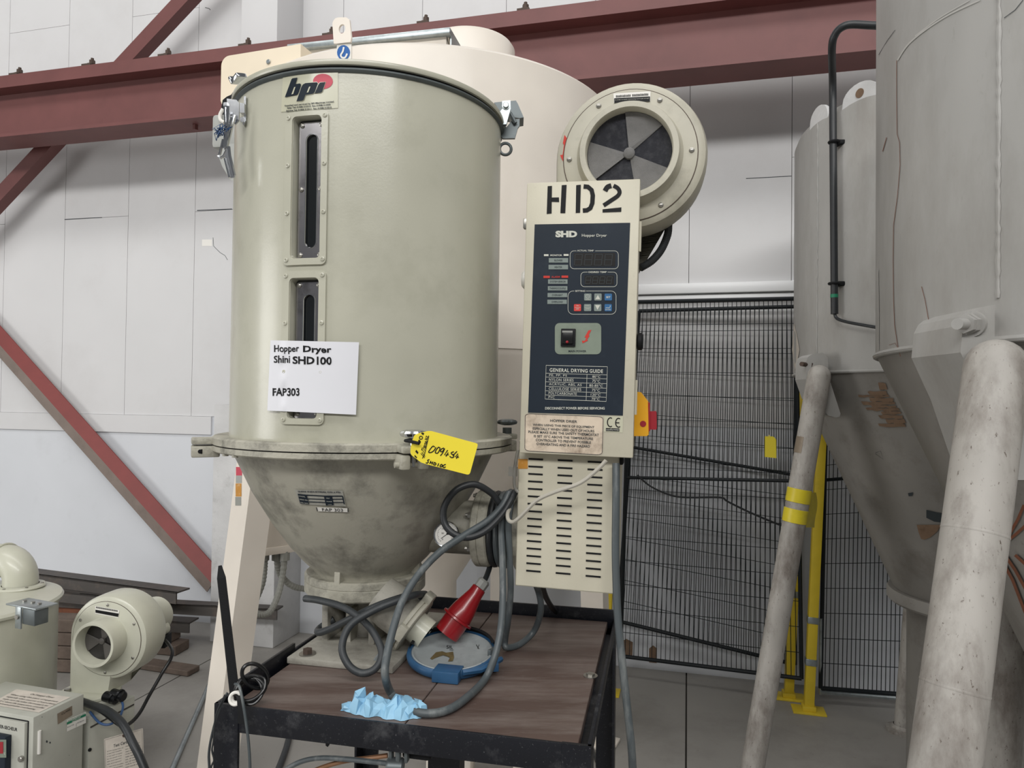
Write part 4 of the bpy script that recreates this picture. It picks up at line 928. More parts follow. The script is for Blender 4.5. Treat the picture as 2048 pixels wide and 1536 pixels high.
b = MB(); b.lathe([(0, -.004), (.009, -.004), (.0125, 0), (.0125, .012*1.2), (0, .0145)], Mp, 8); b.build('gland', 'plug_grey', pl)
b = MB(); b.lathe([(.010, .014), (.0145, .016), (.0155, .03), (.024, .07*L/.134), (.0265, .09*L/.134), (.0265, L*.7)], Mp, 32); b.lathe([(.0265, L*.68), (.0325, L*.69), (.033, L*.72), (.0265, L*.735)], Mp, 32); b.lathe([(.0262, L*.72), (.0255, L), (.0225, L), (.0225, L*.75), (0, L*.75)], Mp, 32); b.build('plug_body', 'red_plug', pl)
b = MB(); b.tube([P0+d.normalized()*.0, at(974, 1150, 1.435), at(980, 1132, 1.46), at(985, 1105, 1.49), at(992, 1060, 1.50)], .0055, 10, smooth=5); b.build('plug_lead', 'rubber_dark', pl)
b = MB(); b.tube([at(*p) for p in ((1232, 927, 1.315), (1232, 1000, 1.30), (1231, 1100, 1.295), (1233, 1180, 1.29), (1236, 1240, 1.285), (1246, 1340, 1.275), (1257, 1440, 1.27), (1265, 1530, 1.27), (1268, 1700, 1.3), (1262, 1900, 1.35))]+[Vector((.3, 1.45, .04)), Vector((.1, 1.6, .012))], .0072, 12, smooth=6)
tag(b.build('cable', 'cable_grey', loc=Vector((.1, 1.6, .005))), 'grey cable hanging down the right side of the control cabinet past the trolley', 'cable')
b = MB(); b.tube([at(1083, 1165, 1.43), at(1090, 1190, 1.50), at(1102, 1212, 1.60), at(1120, 1234, 1.70), at(1130, 1262, 1.74), at(1135, 1330, 1.75), Vector((.17, 1.78, .5)), Vector((.2, 1.8, .012))], .0062, 10, smooth=6)
tag(b.build('cable', 'rubber_dark', loc=Vector((.2, 1.8, .005))), 'dark cable passing from the heater box over the trolley back rail', 'cable')
# rubber hose looped under the outlet flange
hz = thing('rubber_hose', atz(720, 1345, TZ+.013), 'thick black rubber hose coiled around the stand under the cone', 'hose')
b = MB(); b.tube([at(*p) for p in ((610, 1197, 1.40), (640, 1201, 1.38), (690, 1216, 1.35), (735, 1250, 1.325), (760, 1290, 1.30), (762, 1318, 1.285), (747, 1340, 1.275), (722, 1346, 1.272), (697, 1330, 1.278), (684, 1295, 1.29), (700, 1252, 1.305), (745, 1222, 1.315), (795, 1201, 1.325), (830, 1190, 1.35), (850, 1188, 1.42))], .0068, 12, smooth=6); b.build('hose_loop', 'rubber', hz)
b = MB(); b.tube([at(*p) for p in ((668, 1238, 1.46), (640, 1256, 1.45), (637, 1265, 1.42), (660, 1258, 1.40), (700, 1238, 1.37), (745, 1216, 1.35), (785, 1201, 1.345), (820, 1190, 1.38))], .0072, 12, smooth=6); b.build('hose_tail', 'rubber', hz)

# ---------------------------------------------------------------- clamp lid
lc = atz(905, 1314, TZ+.012); lc.z = TZ; lidt = thing('clamp_lid', lc, 'round blue clamp ring holding a grey lid, lying on the trolley top', 'lid')
ML = Matrix.Translation(lc) @ Matrix.Rotation(math.radians(7), 4, 'X') @ Matrix.Translation((0, 0, .012))
b = MB(); b.lathe([(.072, .003), (.0835, .0), (.0865, .003), (.088, .009), (.0865, .015), (.083, .0175), (.079, .016), (.078, .012), (.078, .006)], ML, 64); b.build('clamp_ring', 'blue_clamp', lidt, smooth=50)
b = MB(); b.lathe([(.074, .012), (.0815, .012), (.0825, .024), (.080, .028), (.0745, .026)], ML, 64, a0=math.radians(5), a1=math.radians(182)); b.build('lid_seal', 'black_matt', lidt)
b = MB(); b.lathe([(.0785, .014), (.0755, .016), (.072, .013), (.066, .009), (0, .008)], ML, 64); b.build('lid_plate', 'lid_grey', lidt, smooth=50)
n_ = ML.to_3x3() @ Vector((0, 0, 1)); ls = lambda px, py: on_plane(px, py, ML @ Vector((0, 0, .0095)), n_)
def q6c(x, y): return (740+x/6.827, 1180+y/6.827)
b = MB(); poly(b, ls, [q6c(*p) for p in ((820, 935), (900, 850), (985, 835), (1040, 855), (1135, 840), (1148, 920), (1130, 970), (1065, 975), (1090, 925), (1050, 905), (1000, 890), (950, 905), (885, 930), (850, 950))]); b.build('glue_residue', 'glue_brown', lidt)
b = MB(); text(b, ls, 'SIL', q6c(1045, 755), q6c(1130, 755), q6c(1045, 800)); stroke(b, ls, [q6c(1450, 745), q6c(1488, 805)], 1.2); stroke(b, ls, [q6c(1490, 745), q6c(1468, 800)], .9); stroke(b, ls, [q6c(1085, 815), q6c(1140, 818)], .8); b.build('marker_writing', 'print_black', lidt)
Mt = frame(atz(891, 1352, TZ+.013), U, Z); b = MB(); b.box(-.025, .0245, -.004, .035, -.012, .008, Mt, bev=.0012); b.build('clamp_block', 'blue_clamp', lidt)
b = MB(); b.tube([atz(925, 1345, TZ+.02), atz(960, 1340, TZ+.02), atz(985, 1328, TZ+.02), atz(1002, 1318, TZ+.02)], .0055, 6); b.box(-.016, .016, -.004, .012, -.007, .007, frame(atz(980, 1335, TZ+.014), U+V*.35, Z), bev=.001); b.build('clamp_lever', 'blue_clamp', lidt)
b = MB(); b.box(-.012, .012, -.004, .004, -.004, .012, frame(atz(985, 1309, TZ+.022), U*.4+V, Z), bev=.002); b.build('clamp_hinge', 'galv_dark', lidt)

# ---------------------------------------------------------------- glove
from mathutils import noise
GO = [(683, 1414), (688, 1401), (706, 1406), (705, 1386), (717, 1379), (727, 1393), (745, 1386), (765, 1396), (785, 1400), (800, 1396), (818, 1406), (838, 1400), (852, 1416), (842, 1433), (805, 1437), (770, 1431), (737, 1421), (712, 1426), (692, 1424)]
gA = atz(684, 1418, TZ); gB = atz(854, 1428, TZ); gc0 = (gA+gB)/2; rg = random.Random(5); gd = (gB-gA); gn_ = Vector((-gd.y, gd.x, 0)).normalized()
HS = [(0, .004), (.05, .012), (.11, .010), (.16, .030), (.20, .041), (.25, .022), (.31, .030), (.37, .033), (.43, .022), (.50, .024), (.56, .020), (.62, .030), (.69, .024), (.75, .028), (.82, .018), (.89, .027), (.94, .020), (1, .004)]
HWD = [(0, .008), (.08, .013), (.14, .010), (.2, .020), (.35, .024), (.5, .022), (.62, .030), (.8, .028), (.92, .020), (1, .008)]
def pw(T, x):
    for (a0, b0), (a1, b1) in zip(T, T[1:]):
        if a0 <= x <= a1: return b0+(b1-b0)*(x-a0)/(a1-a0)
    return T[-1][1]
ns, nt = 24, 7; vs = []
for i in range(ns+1):
    for j in range(nt+1):
        u_ = i/ns; t_ = j/nt; edge_ = j in (0, nt) or i in (0, ns)
        p = gA+gd*u_+gn_*(pw(HWD, u_)*(2*t_-1)+.003*math.sin(u_*31)); h = 0. if edge_ else pw(HS, u_)*math.sin(math.pi*t_)**.6*(.62+.38*rg.random())
        if not edge_: p += Vector((rg.gauss(0, .0032), rg.gauss(0, .003), 0))
        vs.append(p+Z*(h+.0008))
fs = []
for i in range(ns):
    for j in range(nt):
        a_, b_, c_, d_ = i*(nt+1)+j, (i+1)*(nt+1)+j, (i+1)*(nt+1)+j+1, i*(nt+1)+j+1
        fs += [(a_, b_, c_), (a_, c_, d_)] if rg.random() < .5 else [(a_, b_, d_), (b_, c_, d_)]
b = MB(); b.add(vs, fs); g = tag(b.build('disposable_glove', 'glove', loc=Vector((gc0.x, gc0.y, TZ)), smooth=28), 'crumpled light blue disposable glove on the trolley edge', 'glove')

# ---------------------------------------------------------------- hanging tag
def q7(x, y): return (820+x/13.96, 850+y/13.96)
tn = Vector((-.10, -1, .05)).normalized(); tp = at(880, 905, 1.165); ts = lambda h: (lambda px, py: on_plane(px, py, tp+tn*h, tn))
TO = [(12, 700), (30, 560), (60, 440), (120, 290), (200, 240), (500, 165), (600, 168), (1840, 505), (1885, 530), (1888, 575), (1680, 1335), (1650, 1375), (1600, 1385), (420, 1085), (300, 1040), (40, 840), (12, 770)]
f0 = [ts(.0004)(*q7(*p)) for p in TO]; f1 = [ts(-.0006)(*q7(*p)) for p in TO]; n = len(TO)
b = MB(); b.add(f0+f1, [tuple(range(n)), tuple(range(2*n-1, n-1, -1))]+[(i, n+i, n+(i+1) % n, (i+1) % n) for i in range(n)])
tg = tag(b.build('hang_tag', 'yellow_tag', loc=f0[0], smooth=0), 'yellow lot tag with handwritten number tied to the clamp knob', 'tag')
b = MB(); s = ts(.0009); P7 = lambda *a: [q7(*p) for p in a]; w = 2.1
stroke(b, s, P7((690, 620), (640, 590), (560, 680), (520, 760), (590, 765), (670, 710), (725, 620)), w, k=4); stroke(b, s, P7((800, 615), (740, 680), (705, 770), (770, 785), (820, 710), (835, 640), (790, 620)), w, k=4)
stroke(b, s, P7((950, 640), (880, 670), (850, 735), (905, 740), (965, 655), (910, 780), (845, 860)), w, k=4); stroke(b, s, P7((1052, 700), (960, 835), (1085, 830)), w); stroke(b, s, P7((1068, 770), (1000, 880)), w)
stroke(b, s, P7((1225, 745), (1155, 770), (1160, 810), (1215, 830), (1220, 890), (1160, 910), (1105, 870)), w, k=4); stroke(b, s, P7((1312, 735), (1190, 860)), w); stroke(b, s, P7((1340, 800), (1265, 885), (1365, 905)), w); stroke(b, s, P7((1345, 850), (1290, 940)), w)
stroke(b, s, P7((545, 965), (490, 985), (510, 1030), (480, 1065), (440, 1050)), w, k=3); stroke(b, s, P7((585, 1000), (550, 1085)), w); stroke(b, s, P7((640, 1020), (610, 1105)), w); stroke(b, s, P7((565, 1045), (625, 1062)), w); stroke(b, s, P7((680, 1040), (660, 1110), (715, 1110), (720, 1070), (680, 1040)), w, k=3)
stroke(b, s, P7((800, 1070), (770, 1155)), w); stroke(b, s, P7((870, 1095), (835, 1150), (870, 1170), (905, 1120), (870, 1095)), w, k=3); stroke(b, s, P7((1000, 1105), (950, 1115), (915, 1165), (960, 1190), (990, 1160)), w, k=3)
b.build('handwriting', 'print_black', tg)
b = MB(); text(b, s, 'TransXL', q7(310, 700), q7(455, 265), q7(385, 800), q7(525, 300), bold=.03, shear=.2)
stroke(b, s, P7((345, 935), (410, 800), (525, 300)), 1.5); stroke(b, s, P7((300, 790), (410, 920)), 1.3); stroke(b, s, P7((330, 760), (420, 880)), 1.3)
for Q in (((305, 232), (340, 208), (395, 225), (372, 288)), ((235, 420), (262, 405), (305, 465), (285, 520), (225, 460)), ((145, 745), (175, 690), (235, 765), (215, 815)), ((120, 870), (135, 835), (195, 900), (185, 935))): poly(b, s, P7(*Q))
outline(b, s, [q7(305+45*math.cos(t*.7), 355+45*math.sin(t*.7)) for t in range(9)], 1.8)
b.build('tag_print', 'print_black', tg)
b = MB(); b.tube([at(*p) for p in ((838, 887, 1.158), (826, 884, 1.166), (815, 882, 1.175), (811, 881, 1.19), (822, 879, 1.205))], .0028, 8, smooth=4); b.build('cable_tie', 'black_matt', tg)

# ---------------------------------------------------------------- big cable tie and wire bundle on the trolley corner
wb = thing('wire_bundle', atz(500, 1395, TZ), 'coiled black wire with an upright black cable tie on the trolley corner', 'wire')
A = at(469, 1385, 1.165); B2 = at(440, 1131, 1.20); d = (B2-A); M = framez(A, Vector((1, 0, 0)), d); L = d.length
b = MB(); b.prism([(-.0078, 0), (.0078, 0), (.0072, L*.9), (.0025, L), (-.0025, L), (-.0072, L*.9)], -.001, .001, M)
for i in range(70): b.box(-.0055, .0055, -.0016, -.001, L*.03+i*L*.0125, L*.03+i*L*.0125+L*.006, M)
b.build('cable_tie', 'black_matt', wb)
b = MB(); q = at(471, 1397, 1.148); b.torus(frame(q, (1, 0, 0), (.1, -1, .25)), .0092, .0028, 28, 8); b.torus(frame(q+Vector((0, .004, 0)), (1, 0, 0), (.1, -1, .25)), .0078, .003, 28, 8); b.build('tie_head', 'off_white', wb)
b = MB(); M = frame(at(478, 1400, 1.142), U, Z)
path = [at(471, 1393, 1.150), at(478, 1392, 1.143), at(481, 1402, 1.139), at(482, 1420, 1.138), at(483, 1448, 1.139)]
P = spline(path, 5)
vs = []
for p in P: vs += [p-U*.0065, p+U*.0065, p+U*.0065+V*.0016, p-U*.0065+V*.0016]
fs = [(i*4+k, i*4+(k+1) % 4, (i+1)*4+(k+1) % 4, (i+1)*4+k) for i in range(len(P)-1) for k in range(4)]+[(0, 1, 2, 3), tuple(len(vs)-4+k for k in (3, 2, 1, 0))]
b = MB(); b.add(vs, fs); b.build('tie_tail', 'black_matt', wb)
rr = random.Random(11); pts = []
for i in range(54):
    t = i*.55; c = at(497+3*math.sin(i*.3), 1381+5*math.sin(i*.21), 1.165); pts.append(c+Vector((.021*math.cos(t)+.004*rr.random(), .010*math.sin(t*1.03), .017*math.sin(t)+.003*rr.random())))
b = MB(); b.tube(pts, .0027, 8, smooth=3); b.build('wire_coil', 'black_gloss', wb)
b = MB(); b.tube([at(510+26*math.cos(t), 1352-24*math.sin(t)+6*math.cos(t), 1.17+.012*math.cos(t)) for t in [2*math.pi*i/16 for i in range(16)]], .0032, 8, closed=True, smooth=3); b.build('wire_ring', 'black_gloss', wb)
b = MB(); b.tube([at(*p) for p in ((470, 1368, 1.16), (478, 1372, 1.145), (484, 1395, 1.138), (490, 1430, 1.136), (496, 1475, 1.137), (500, 1536, 1.14), (501, 1640, 1.15))], .0023, 6, smooth=4); b.build('wire_end', 'cable_grey', wb)
b = MB(); b.tube([at(*p) for p in ((455, 1385, 1.16), (438, 1420, 1.15), (425, 1465, 1.15), (418, 1505, 1.15), (419, 1545, 1.15), (420, 1640, 1.15))], .0022, 6, smooth=4); b.build('wire_end', 'rubber', wb)
b = MB(); b.tube([at(*p) for p in ((450, 1390, 1.15), (432, 1430, 1.148), (427, 1480, 1.148), (424, 1500, 1.145), (428, 1520, 1.148), (422, 1540, 1.15), (426, 1600, 1.15))], .0016, 6, smooth=4); b.build('wire_end', 'rubber_dark', wb)
# ================================================================ big cream drying hopper behind
KC = Vector((-.357, 3.13, 0)); KR = .80
tank = thing('drying_hopper', (KC.x, KC.y, 0), 'large cream drying hopper on splayed legs behind the dryer', 'hopper')
MK = Matrix.Translation(KC); KT = 2.69
b = MB(); b.lathe([(KR, 1.665), (KR, KT-.012), (KR-.012, KT), (KR-.05, KT+.004), (0, KT+.05)], MK, 120); b.build('vessel', 'cream', tank, smooth=40)
KP = [(KR-.004, 1.67), (KR-.006, 1.64), (.21, .82), (.12, .68)]
b = MB(); b.lathe(KP+[(.12, .5), (.15, .5), (.15, .47), (0, .47)], MK, 80); b.build('vessel_cone', 'cream', tank, smooth=40)
ks = lambda h: (lambda px, py: on_cyl(px, py, KC.x, KC.y, KR+h))
# lifting lug and hook sticker
lp = ks(.004)(686, 78); a_ = math.atan2(lp.y-KC.y, lp.x-KC.x); Mk = frame(lp, (-math.sin(a_), math.cos(a_), 0), Z)
def kq(x, y): q = Mk.inverted() @ on_plane(430+x/6.827, 20+y/6.827, lp, Vector((math.cos(a_), math.sin(a_), 0))); return (q.x, q.z)
O = [kq(*p) for p in ((1630, 470), (1610, 180), (1640, 125), (1690, 108), (1800, 108), (1845, 140), (1870, 400), (1900, 440))]
hc = kq(1742, 265); hr = .0125
b = MB(); k = 32; ang = [2*math.pi*i/k for i in range(k)]
def edge(t):
    d = (math.cos(t), math.sin(t)); best = .2
    for (x0, y0), (x1, y1) in zip(O, O[1:]+O[:1]):
        ex, ey = x1-x0, y1-y0; den = d[0]*ey-d[1]*ex
        if abs(den) < 1e-9: continue
        s_ = ((x0-hc[0])*ey-(y0-hc[1])*ex)/den; u_ = ((x0-hc[0])*d[1]-(y0-hc[1])*d[0])/den
        if s_ > 0 and -1e-6 <= u_ <= 1+1e-6: best = min(best, s_)
    return (hc[0]+d[0]*best, hc[1]+d[1]*best)
b.ring([edge(t) for t in ang], [(hc[0]+hr*1.0*math.cos(t), hc[1]+hr*1.25*math.sin(t)) for t in ang], -.004, .004, Mk); b.build('lifting_lug', 'cream', tank)
b = MB(); s = ks(.002); patch(b, s, (674, 88.5), (703, 88.5), (671.5, 122), (702.5, 122), 4, 2); st = b.build('hook_sticker', 'off_white', tank)
b = MB(); poly(b, ks(.003), [(687+13*math.cos(t*.4), 105+15*math.sin(t*.4)) for t in range(16)]); b.build('hook_disc', 'hook_blue', st)
b = MB(); stroke(b, ks(.004), [(687.5, 94), (685.5, 103), (681.5, 110), (684, 115), (690, 115), (693, 110), (694, 107)], 3.4, k=3); b.build('hook_mark', 'off_white', st)
# loader housing with galvanised edge on the roof
A = at(577, 88, 2.7); B2 = at(900, 56, 2.56); zz = (A.z+B2.z)/2; A.z = B2.z = zz; d = (B2-A); L = d.length; M = frame(A, d, Z)
b = MB(); b.box(.0, L-.02, .02, .6, -.24, -.012, M, bev=.004); b.build('loader_housing', 'cream', tank)
b = MB(); b.box(-.004, L, -.004, .03, -.022, .0, M, bev=.002); b.box(-.004, L, .0, .64, -.003, .0, M); b.box(L-.005, L, .02, .64, -.06, -.0, M); b.build('galvanised_edge', 'galv', tank)
b = MB(); b.prism([(0.02, -.012), (.64, -.012), (.64, -.2), (.2, -.2)], L-.018, L-.012, M @ Matrix(((0, 1, 0, 0), (1, 0, 0, 0), (0, 0, 1, 0), (0, 0, 0, 1)))); b.build('housing_cheek', 'cream', tank)
c = at(938, 100, 3.1); b = MB(); b.lathe([(.205, KT-.0), (.205, 3.035), (.195, 3.05), (0, 3.07)], Matrix.Translation((c.x, c.y, 0)), 64); b.build('filter_drum', 'cream', tank, smooth=40)
# rounded cover plate at the left of the roof
A = at(441, 210, 2.6); B2 = at(600, 180, 2.496); zt_ = at(445, 120, 2.6).z+.012; d = Vector((B2.x-A.x, B2.y-A.y, 0)); L = d.length; M = frame((A.x, A.y, zt_), d, Z)
H_ = .185; P = [(L, 0)]+[(.035-.035*math.sin(t), -.035+.035*math.cos(t)) for t in [math.pi/2*i/6 for i in range(7)]]+[(0, -H_+.02), (.008, -H_), (.09, -H_-.02), (L, -H_-.02)]
b = MB(); b.prism(P, 0, .45, M); cv = b.build('cover_box', 'cream_yellow', tank, smooth=25)
p = on_plane(537.5, 124, M @ Vector((0, 0, 0)), M.to_3x3() @ Vector((0, 1, 0))); yv = M.to_3x3() @ Vector((0, 1, 0)); b = MB(); b.cyl(p-yv*.006, p, .0085, n=14, bev=.002); b.build('cover_screw', 'galv', cv)
b = MB(); b.prism([(.002, -H_-.03), (.012, -H_+.02), (.03, -H_+.03), (.05, -H_+.035), (.058, -H_+.045), (.07, -H_+.03), (.1, -H_+.03), (.1, -H_-.05), (.02, -H_-.06)], -.003, .3, M); b.build('dark_opening', 'black_matt', cv)  # black solid standing in for the shade of an opening under the cover
Y_ = 2.45; M = frame(at(446, 260, Y_), (1, -.15, 0), Z)
b = MB(); b.box(-.046, .06, 0, .1, -.062, .060, M, bev=.014); b.prism([(-.01, -.05), (.06, -.05), (.06, -.195), (.03, -.175), (.0, -.13), (-.012, -.1)], .0, .08, M); b.build('limit_switch', 'grey_plastic', tank)
b = MB(); b.tube([at(*p) for p in ((446, 218, 2.44), (440, 230, 2.44), (441, 240, 2.44), (448, 245, 2.44))], .006, 8, smooth=4); b.build('switch_gland', 'off_white', tank)
# legs
def leg(p0, p1, w, dpt, yaw, lab=None):
    ax_ = (p1-p0).normalized(); xx = Vector((math.cos(yaw), math.sin(yaw), 0)); M = frame(p0, xx, Z); L = (p0.z-p1.z)
    sh = (p1-p0)/(p0.z-p1.z)
    vs = []
    for z, o in ((0, p0), (1, p1)):
        for (x, y) in ((0, 0), (w, 0), (w, dpt), (0, dpt)): vs.append(o+xx*(x-w/2)+Vector((-xx.y, xx.x, 0))*(y-dpt/2))
    b = MB(); b.add(vs, [(0, 1, 2, 3), (7, 6, 5, 4), (0, 4, 5, 1), (1, 5, 6, 2), (2, 6, 7, 3), (3, 7, 4, 0)])
    o = b.build('leg', 'cream', tank)
    c = Vector((p1.x, p1.y, 0)); b = MB(); b.box(-w*.8, w*.8, -dpt*.8, dpt*.8, 0, .014, frame(c, xx, Z), bev=.004); b.build('foot_plate', 'cream', o)
    return o
lf = leg(at(536, 760, 2.62), Vector((at(448, 1400, 2.66).x-.03, 2.66, .014)), .10, .11, math.radians(52))
leg(Vector((.33, 3.06, 1.75)), Vector((at(1197, 1481, 3.06).x, 3.06, .014)), .10, .08, math.radians(-25))
leg(Vector((-.05, 3.84, 1.75)), Vector((-.04, 3.88, .014)), .11, .07, math.radians(-20))
p0 = at(536, 760, 2.62); p1 = Vector((at(448, 1400, 2.66).x-.03, 2.66, .014)); xx = Vector((math.cos(math.radians(52)), math.sin(math.radians(52)), 0)); yy = Vector((-xx.y, xx.x, 0))
sd = (p1-p0).normalized(); fn = yy.cross(sd).normalized(); fn = fn if fn.dot(-xx) > 0 else -fn
lfs = lambda px, py: on_plane(px, py, p0-xx*.05+fn*.001, fn)
for y0, y1, m in ((934, 951, 'logo_red'), (951, 966, 'grey_plastic'), (967, 993, 'sticker_orange'), (994, 1011, 'conduit_grey')):
    b = MB(); w0 = (y0-930)*.12; patch(b, lfs, (472-w0*.2, y0), (484-w0*.25, y0), (472-w0*.2, y1), (484-w0*.25, y1)); b.build('safety_sticker', m, lf)
# terminal box with conduits
A = at(520, 1113, 2.8); d = Vector((.134, .112, 0)).normalized(); M = frame(A, d, Z)
b = MB(); b.box(0, .5, 0, .16, 0, .6, M, bev=.003); tb_ = b.build('terminal_box', 'cream', tank)
b = MB(); b.box(-.002, .5, -.004, .16, 0, .03, M, bev=.002); b.build('box_lip', 'cream', tb_)
for pts in (((529, 1108, 2.86), (529, 1130, 2.86), (525, 1165, 2.85), (512, 1200, 2.83), (507, 1220, 2.8), (520, 1229, 2.78), (540, 1223, 2.79), (556, 1190, 2.83), (565, 1150, 2.87), (570, 1108, 2.88)), ((553, 1108, 2.9), (556, 1135, 2.9), (565, 1155, 2.92), (585, 1172, 2.95), (612, 1178, 3.0), (650, 1180, 3.05))):
    P = spline([at(*p) for p in pts], 10); b = MB(); b.tube(P, [.0135 if i % 2 else .0118 for i in range(len(P))], 10); b.build('flexible_conduit', 'conduit_grey', tank, smooth=0)
    for q in (P[0], P[-1]) if pts[-1][1] < 1120 else (P[0],):
        b = MB(); b.cyl(q-Z*.025, q+Z*.012, .02, n=8); b.build('conduit_gland', 'conduit_grey', tank)
b = MB(); b.box(.02, .16, 2.42, 2.72, 0, .25, None, bev=.01); b.build('base_block', 'cream', tank)
b = MB(); x = at(852, 1500, 2.5).x; b.box(x, x+.16, 2.5, 2.8, 0, .22, None, bev=.01); b.build('base_block', 'cream', tank)
# ================================================================ grey silos on the right
def silo(name, C, label, ztop=2.55, R=.65):
    t = thing(name, (C[0], C[1], 0), label, 'silo'); M = Matrix.Translation((C[0], C[1], 0))
    b = MB(); b.lathe([(R, 1.6), (R, ztop-.03), (R-.012, ztop), (R-.2, ztop+.03), (0, ztop+.06)], M, 120); b.build('silo_shell', 'silo_grey', t, smooth=45)
    b = MB(); b.lathe([(R-.003, 1.6), (.285, .78), (.27, .765)], M, 100); b.build('silo_cone', 'silo_cone', t, smooth=45)
    b = MB(); b.torus(M @ Matrix.Translation((0, 0, 1.6)), R, .006, 120, 8); b.build('weld_seam', 'silo_grey', t)
    b = MB(); b.lathe([(.27, .775), (.30, .775), (.305, .765), (.305, .735), (.295, .725), (.27, .725)], M, 60); b.lathe([(.25, .735), (.235, .7), (.235, .06)], M, 48); b.build('outlet_spout', 'silo_cone', t, smooth=40)
    return t
C1 = (1.407, 1.30); C2 = (1.77, 2.66); SR = .65
far = silo('storage_silo', C2, 'smaller-looking grey silo behind, with black pipe and taped leg'); near = silo('storage_silo', C1, 'nearest grey silo cut off by the right edge of the view')
def ss(C, h): return lambda px, py: on_cyl(px, py, C[0], C[1], SR+h)
def sc(C, h):
    def rf(z): return (.285+(SR-.003-.285)*(z-.78)/(1.6-.78)+h) if .78 < z < 1.6 else 0.
    return lambda px, py: on_rev(px, py, C[0], C[1], rf, .7, 4.2)
# weld beads, scratches and dents
for C, t, x0, x1, y0, y1 in ((C1, near, 1999, 1996, -40, 596), (C2, far, 1636, 1633, 246, 740)):
    rr = random.Random(5); b = MB(); n = 60
    b.tube([ss(C, .001)(x0+(x1-x0)*i/n+rr.gauss(0, .5), y0+(y1-y0)*i/n) for i in range(n+1)], [.0022+.0022*rr.random() for i in range(n+1)], 6); b.build('weld_bead', 'silo_grey', t)
b = MB(); s = ss(C1, .0012)
stroke(b, s, [(1793, 121), (1793, 190), (1794, 268), (1799, 285), (1800, 330), (1795, 390), (1787, 450), (1786, 520), (1787, 600), (1789, 650), (1795, 690), (1801, 713)], 1.0); stroke(b, s, [(1773, 275), (1768, 292), (1765, 303)], 1.2); stroke(b, s, [(1843, 573), (1850, 600), (1857, 640), (1858, 652)], 1.0); stroke(b, s, [(1778, 690), (1790, 686), (1800, 705)], .8)
b.build('rust_scratch', 'rust', near)
for P, w in (([(1960, 0), (1900, 28), (1850, 60), (1815, 90), (1795, 120)], 3), ([(1940, 0), (1880, 35), (1830, 72)], 2), ([(1756, 540), (1757, 620), (1757, 700)], 1.2)):
    b = MB(); stroke(b, s, P, w, k=4); b.build('chalk_scratch', 'silo_chalk', near)
b = MB(); stroke(b, s, [(2046, 0), (2030, 20), (2008, 36)], 1.2); stroke(b, ss(C1, .0012), [(1757, 110), (1775, 80), (1790, 60)], .8); b.build('dark_scratch', 'print_dim', near)
# torn label and patches on the far cone
def q8(x, y): return (1480+x/2.845, 540+y/2.845)
b = MB(); s = sc(C2, .004); P8 = lambda *a: [q8(*p) for p in a]
rt = random.Random(4)
for (x0, x1, y0, y1) in ((785, 828, 642, 682), (725, 830, 690, 712), (672, 845, 712, 724), (735, 872, 726, 748), (688, 880, 750, 768), (745, 888, 770, 784), (712, 900, 784, 800), (800, 915, 803, 822), (785, 925, 826, 846), (825, 932, 848, 872), (785, 938, 874, 890)):
    n9 = 7; top_ = [(x0+(x1-x0)*i/n9, y0+rt.uniform(-3, 4)) for i in range(n9+1)]; bot_ = [(x0+14*rt.random()+(x1-x0)*i/n9, y1+rt.uniform(-4, 5)) for i in range(n9, -1, -1)]
    poly(b, s, P8(*(top_+bot_)))
b.build('torn_label', 'wood_torn', far)
b = MB(); poly(b, s, P8((1005, 1450), (1145, 1450), (1120, 1490), (1085, 1520), (1050, 1535), (1030, 1530), (1015, 1490))); b.build('rust_patch', 'wood_torn', far)
for P in (((1060, 1365), (1120, 1380), (1205, 1395), (1205, 1445), (1105, 1432), (1060, 1410)), ((955, 1270), (985, 1265), (980, 1285), (960, 1288))):
    b = MB(); poly(b, s, P8(*P)); b.build('tape_mark', 'print_dim', far)
b = MB(); stroke(b, s, P8((770, 1040), (800, 1030), (815, 1078), (770, 1045)), .7); b.build('pen_mark', 'print_dim', far)
b = MB(); s = ss(C2, .002); poly(b, s, [(1588, 646), (1594, 672), (1599, 700), (1594, 725), (1590, 740), (1586, 715), (1584, 700), (1586, 670)]); b.build('diamond_label', 'card', far)
b = MB(); s = sc(C1, .004)
for P in (((2048, 1010), (2035, 1040), (2015, 1075), (2004, 1090)), ((2052, 1050), (2030, 1070), (2010, 1085)), ((2052, 1230), (2025, 1160), (2003, 1120)), ((2052, 1180), (2030, 1140), (2008, 1108)), ((2052, 1130), (2030, 1110))): stroke(b, s, P, 6)
b.build('rust_scrape', 'rust', near)
# bolted gussets and tube legs
def plate(mb, pts, Y, t): 
    P = [at(x, y, Y) for x, y in pts]; n = len(P); d = Vector((.012, t, 0)); mb.add(P+[p+d for p in P], [tuple(range(n)), tuple(range(2*n-1, n-1, -1))]+[(i, (i+1) % n, n+(i+1) % n, n+i) for i in range(n)])
def q9(x, y): return (1560+x/7.68, 680+y/7.68)
b = MB(); plate(b, [q9(*p) for p in ((395, 600), (405, 330), (430, 260), (500, 215), (650, 195), (735, 262), (745, 560), (930, 1130), (915, 1180), (850, 1190), (740, 1160), (500, 900))], 2.44, .12); b.build('leg_gusset', 'silo_grey', far, smooth=20)
b = MB(); p0 = at(1603, 728, 2.43); p1 = at(1624, 731, 2.47); b.cyl(p0, p1, .008, n=10); b.cyl(at(1617, 730, 2.45), at(1623, 731, 2.46), .016, n=6); b.build('gusset_bolt', 'rusty_bolt', far)
a = at(1638, 752, 2.42); c = at(1505, 1536, 2.42); e = a+(c-a)*((a.z-.0)/(a.z-c.z))
b = MB(); d = (e-a).normalized(); b.cyl(a+d*.0, e, .0385, n=28); b.sphere((0, 0, 0), .0385, 20, Matrix.Translation(a)); lgf = b.build('leg', 'leg_grey', far)
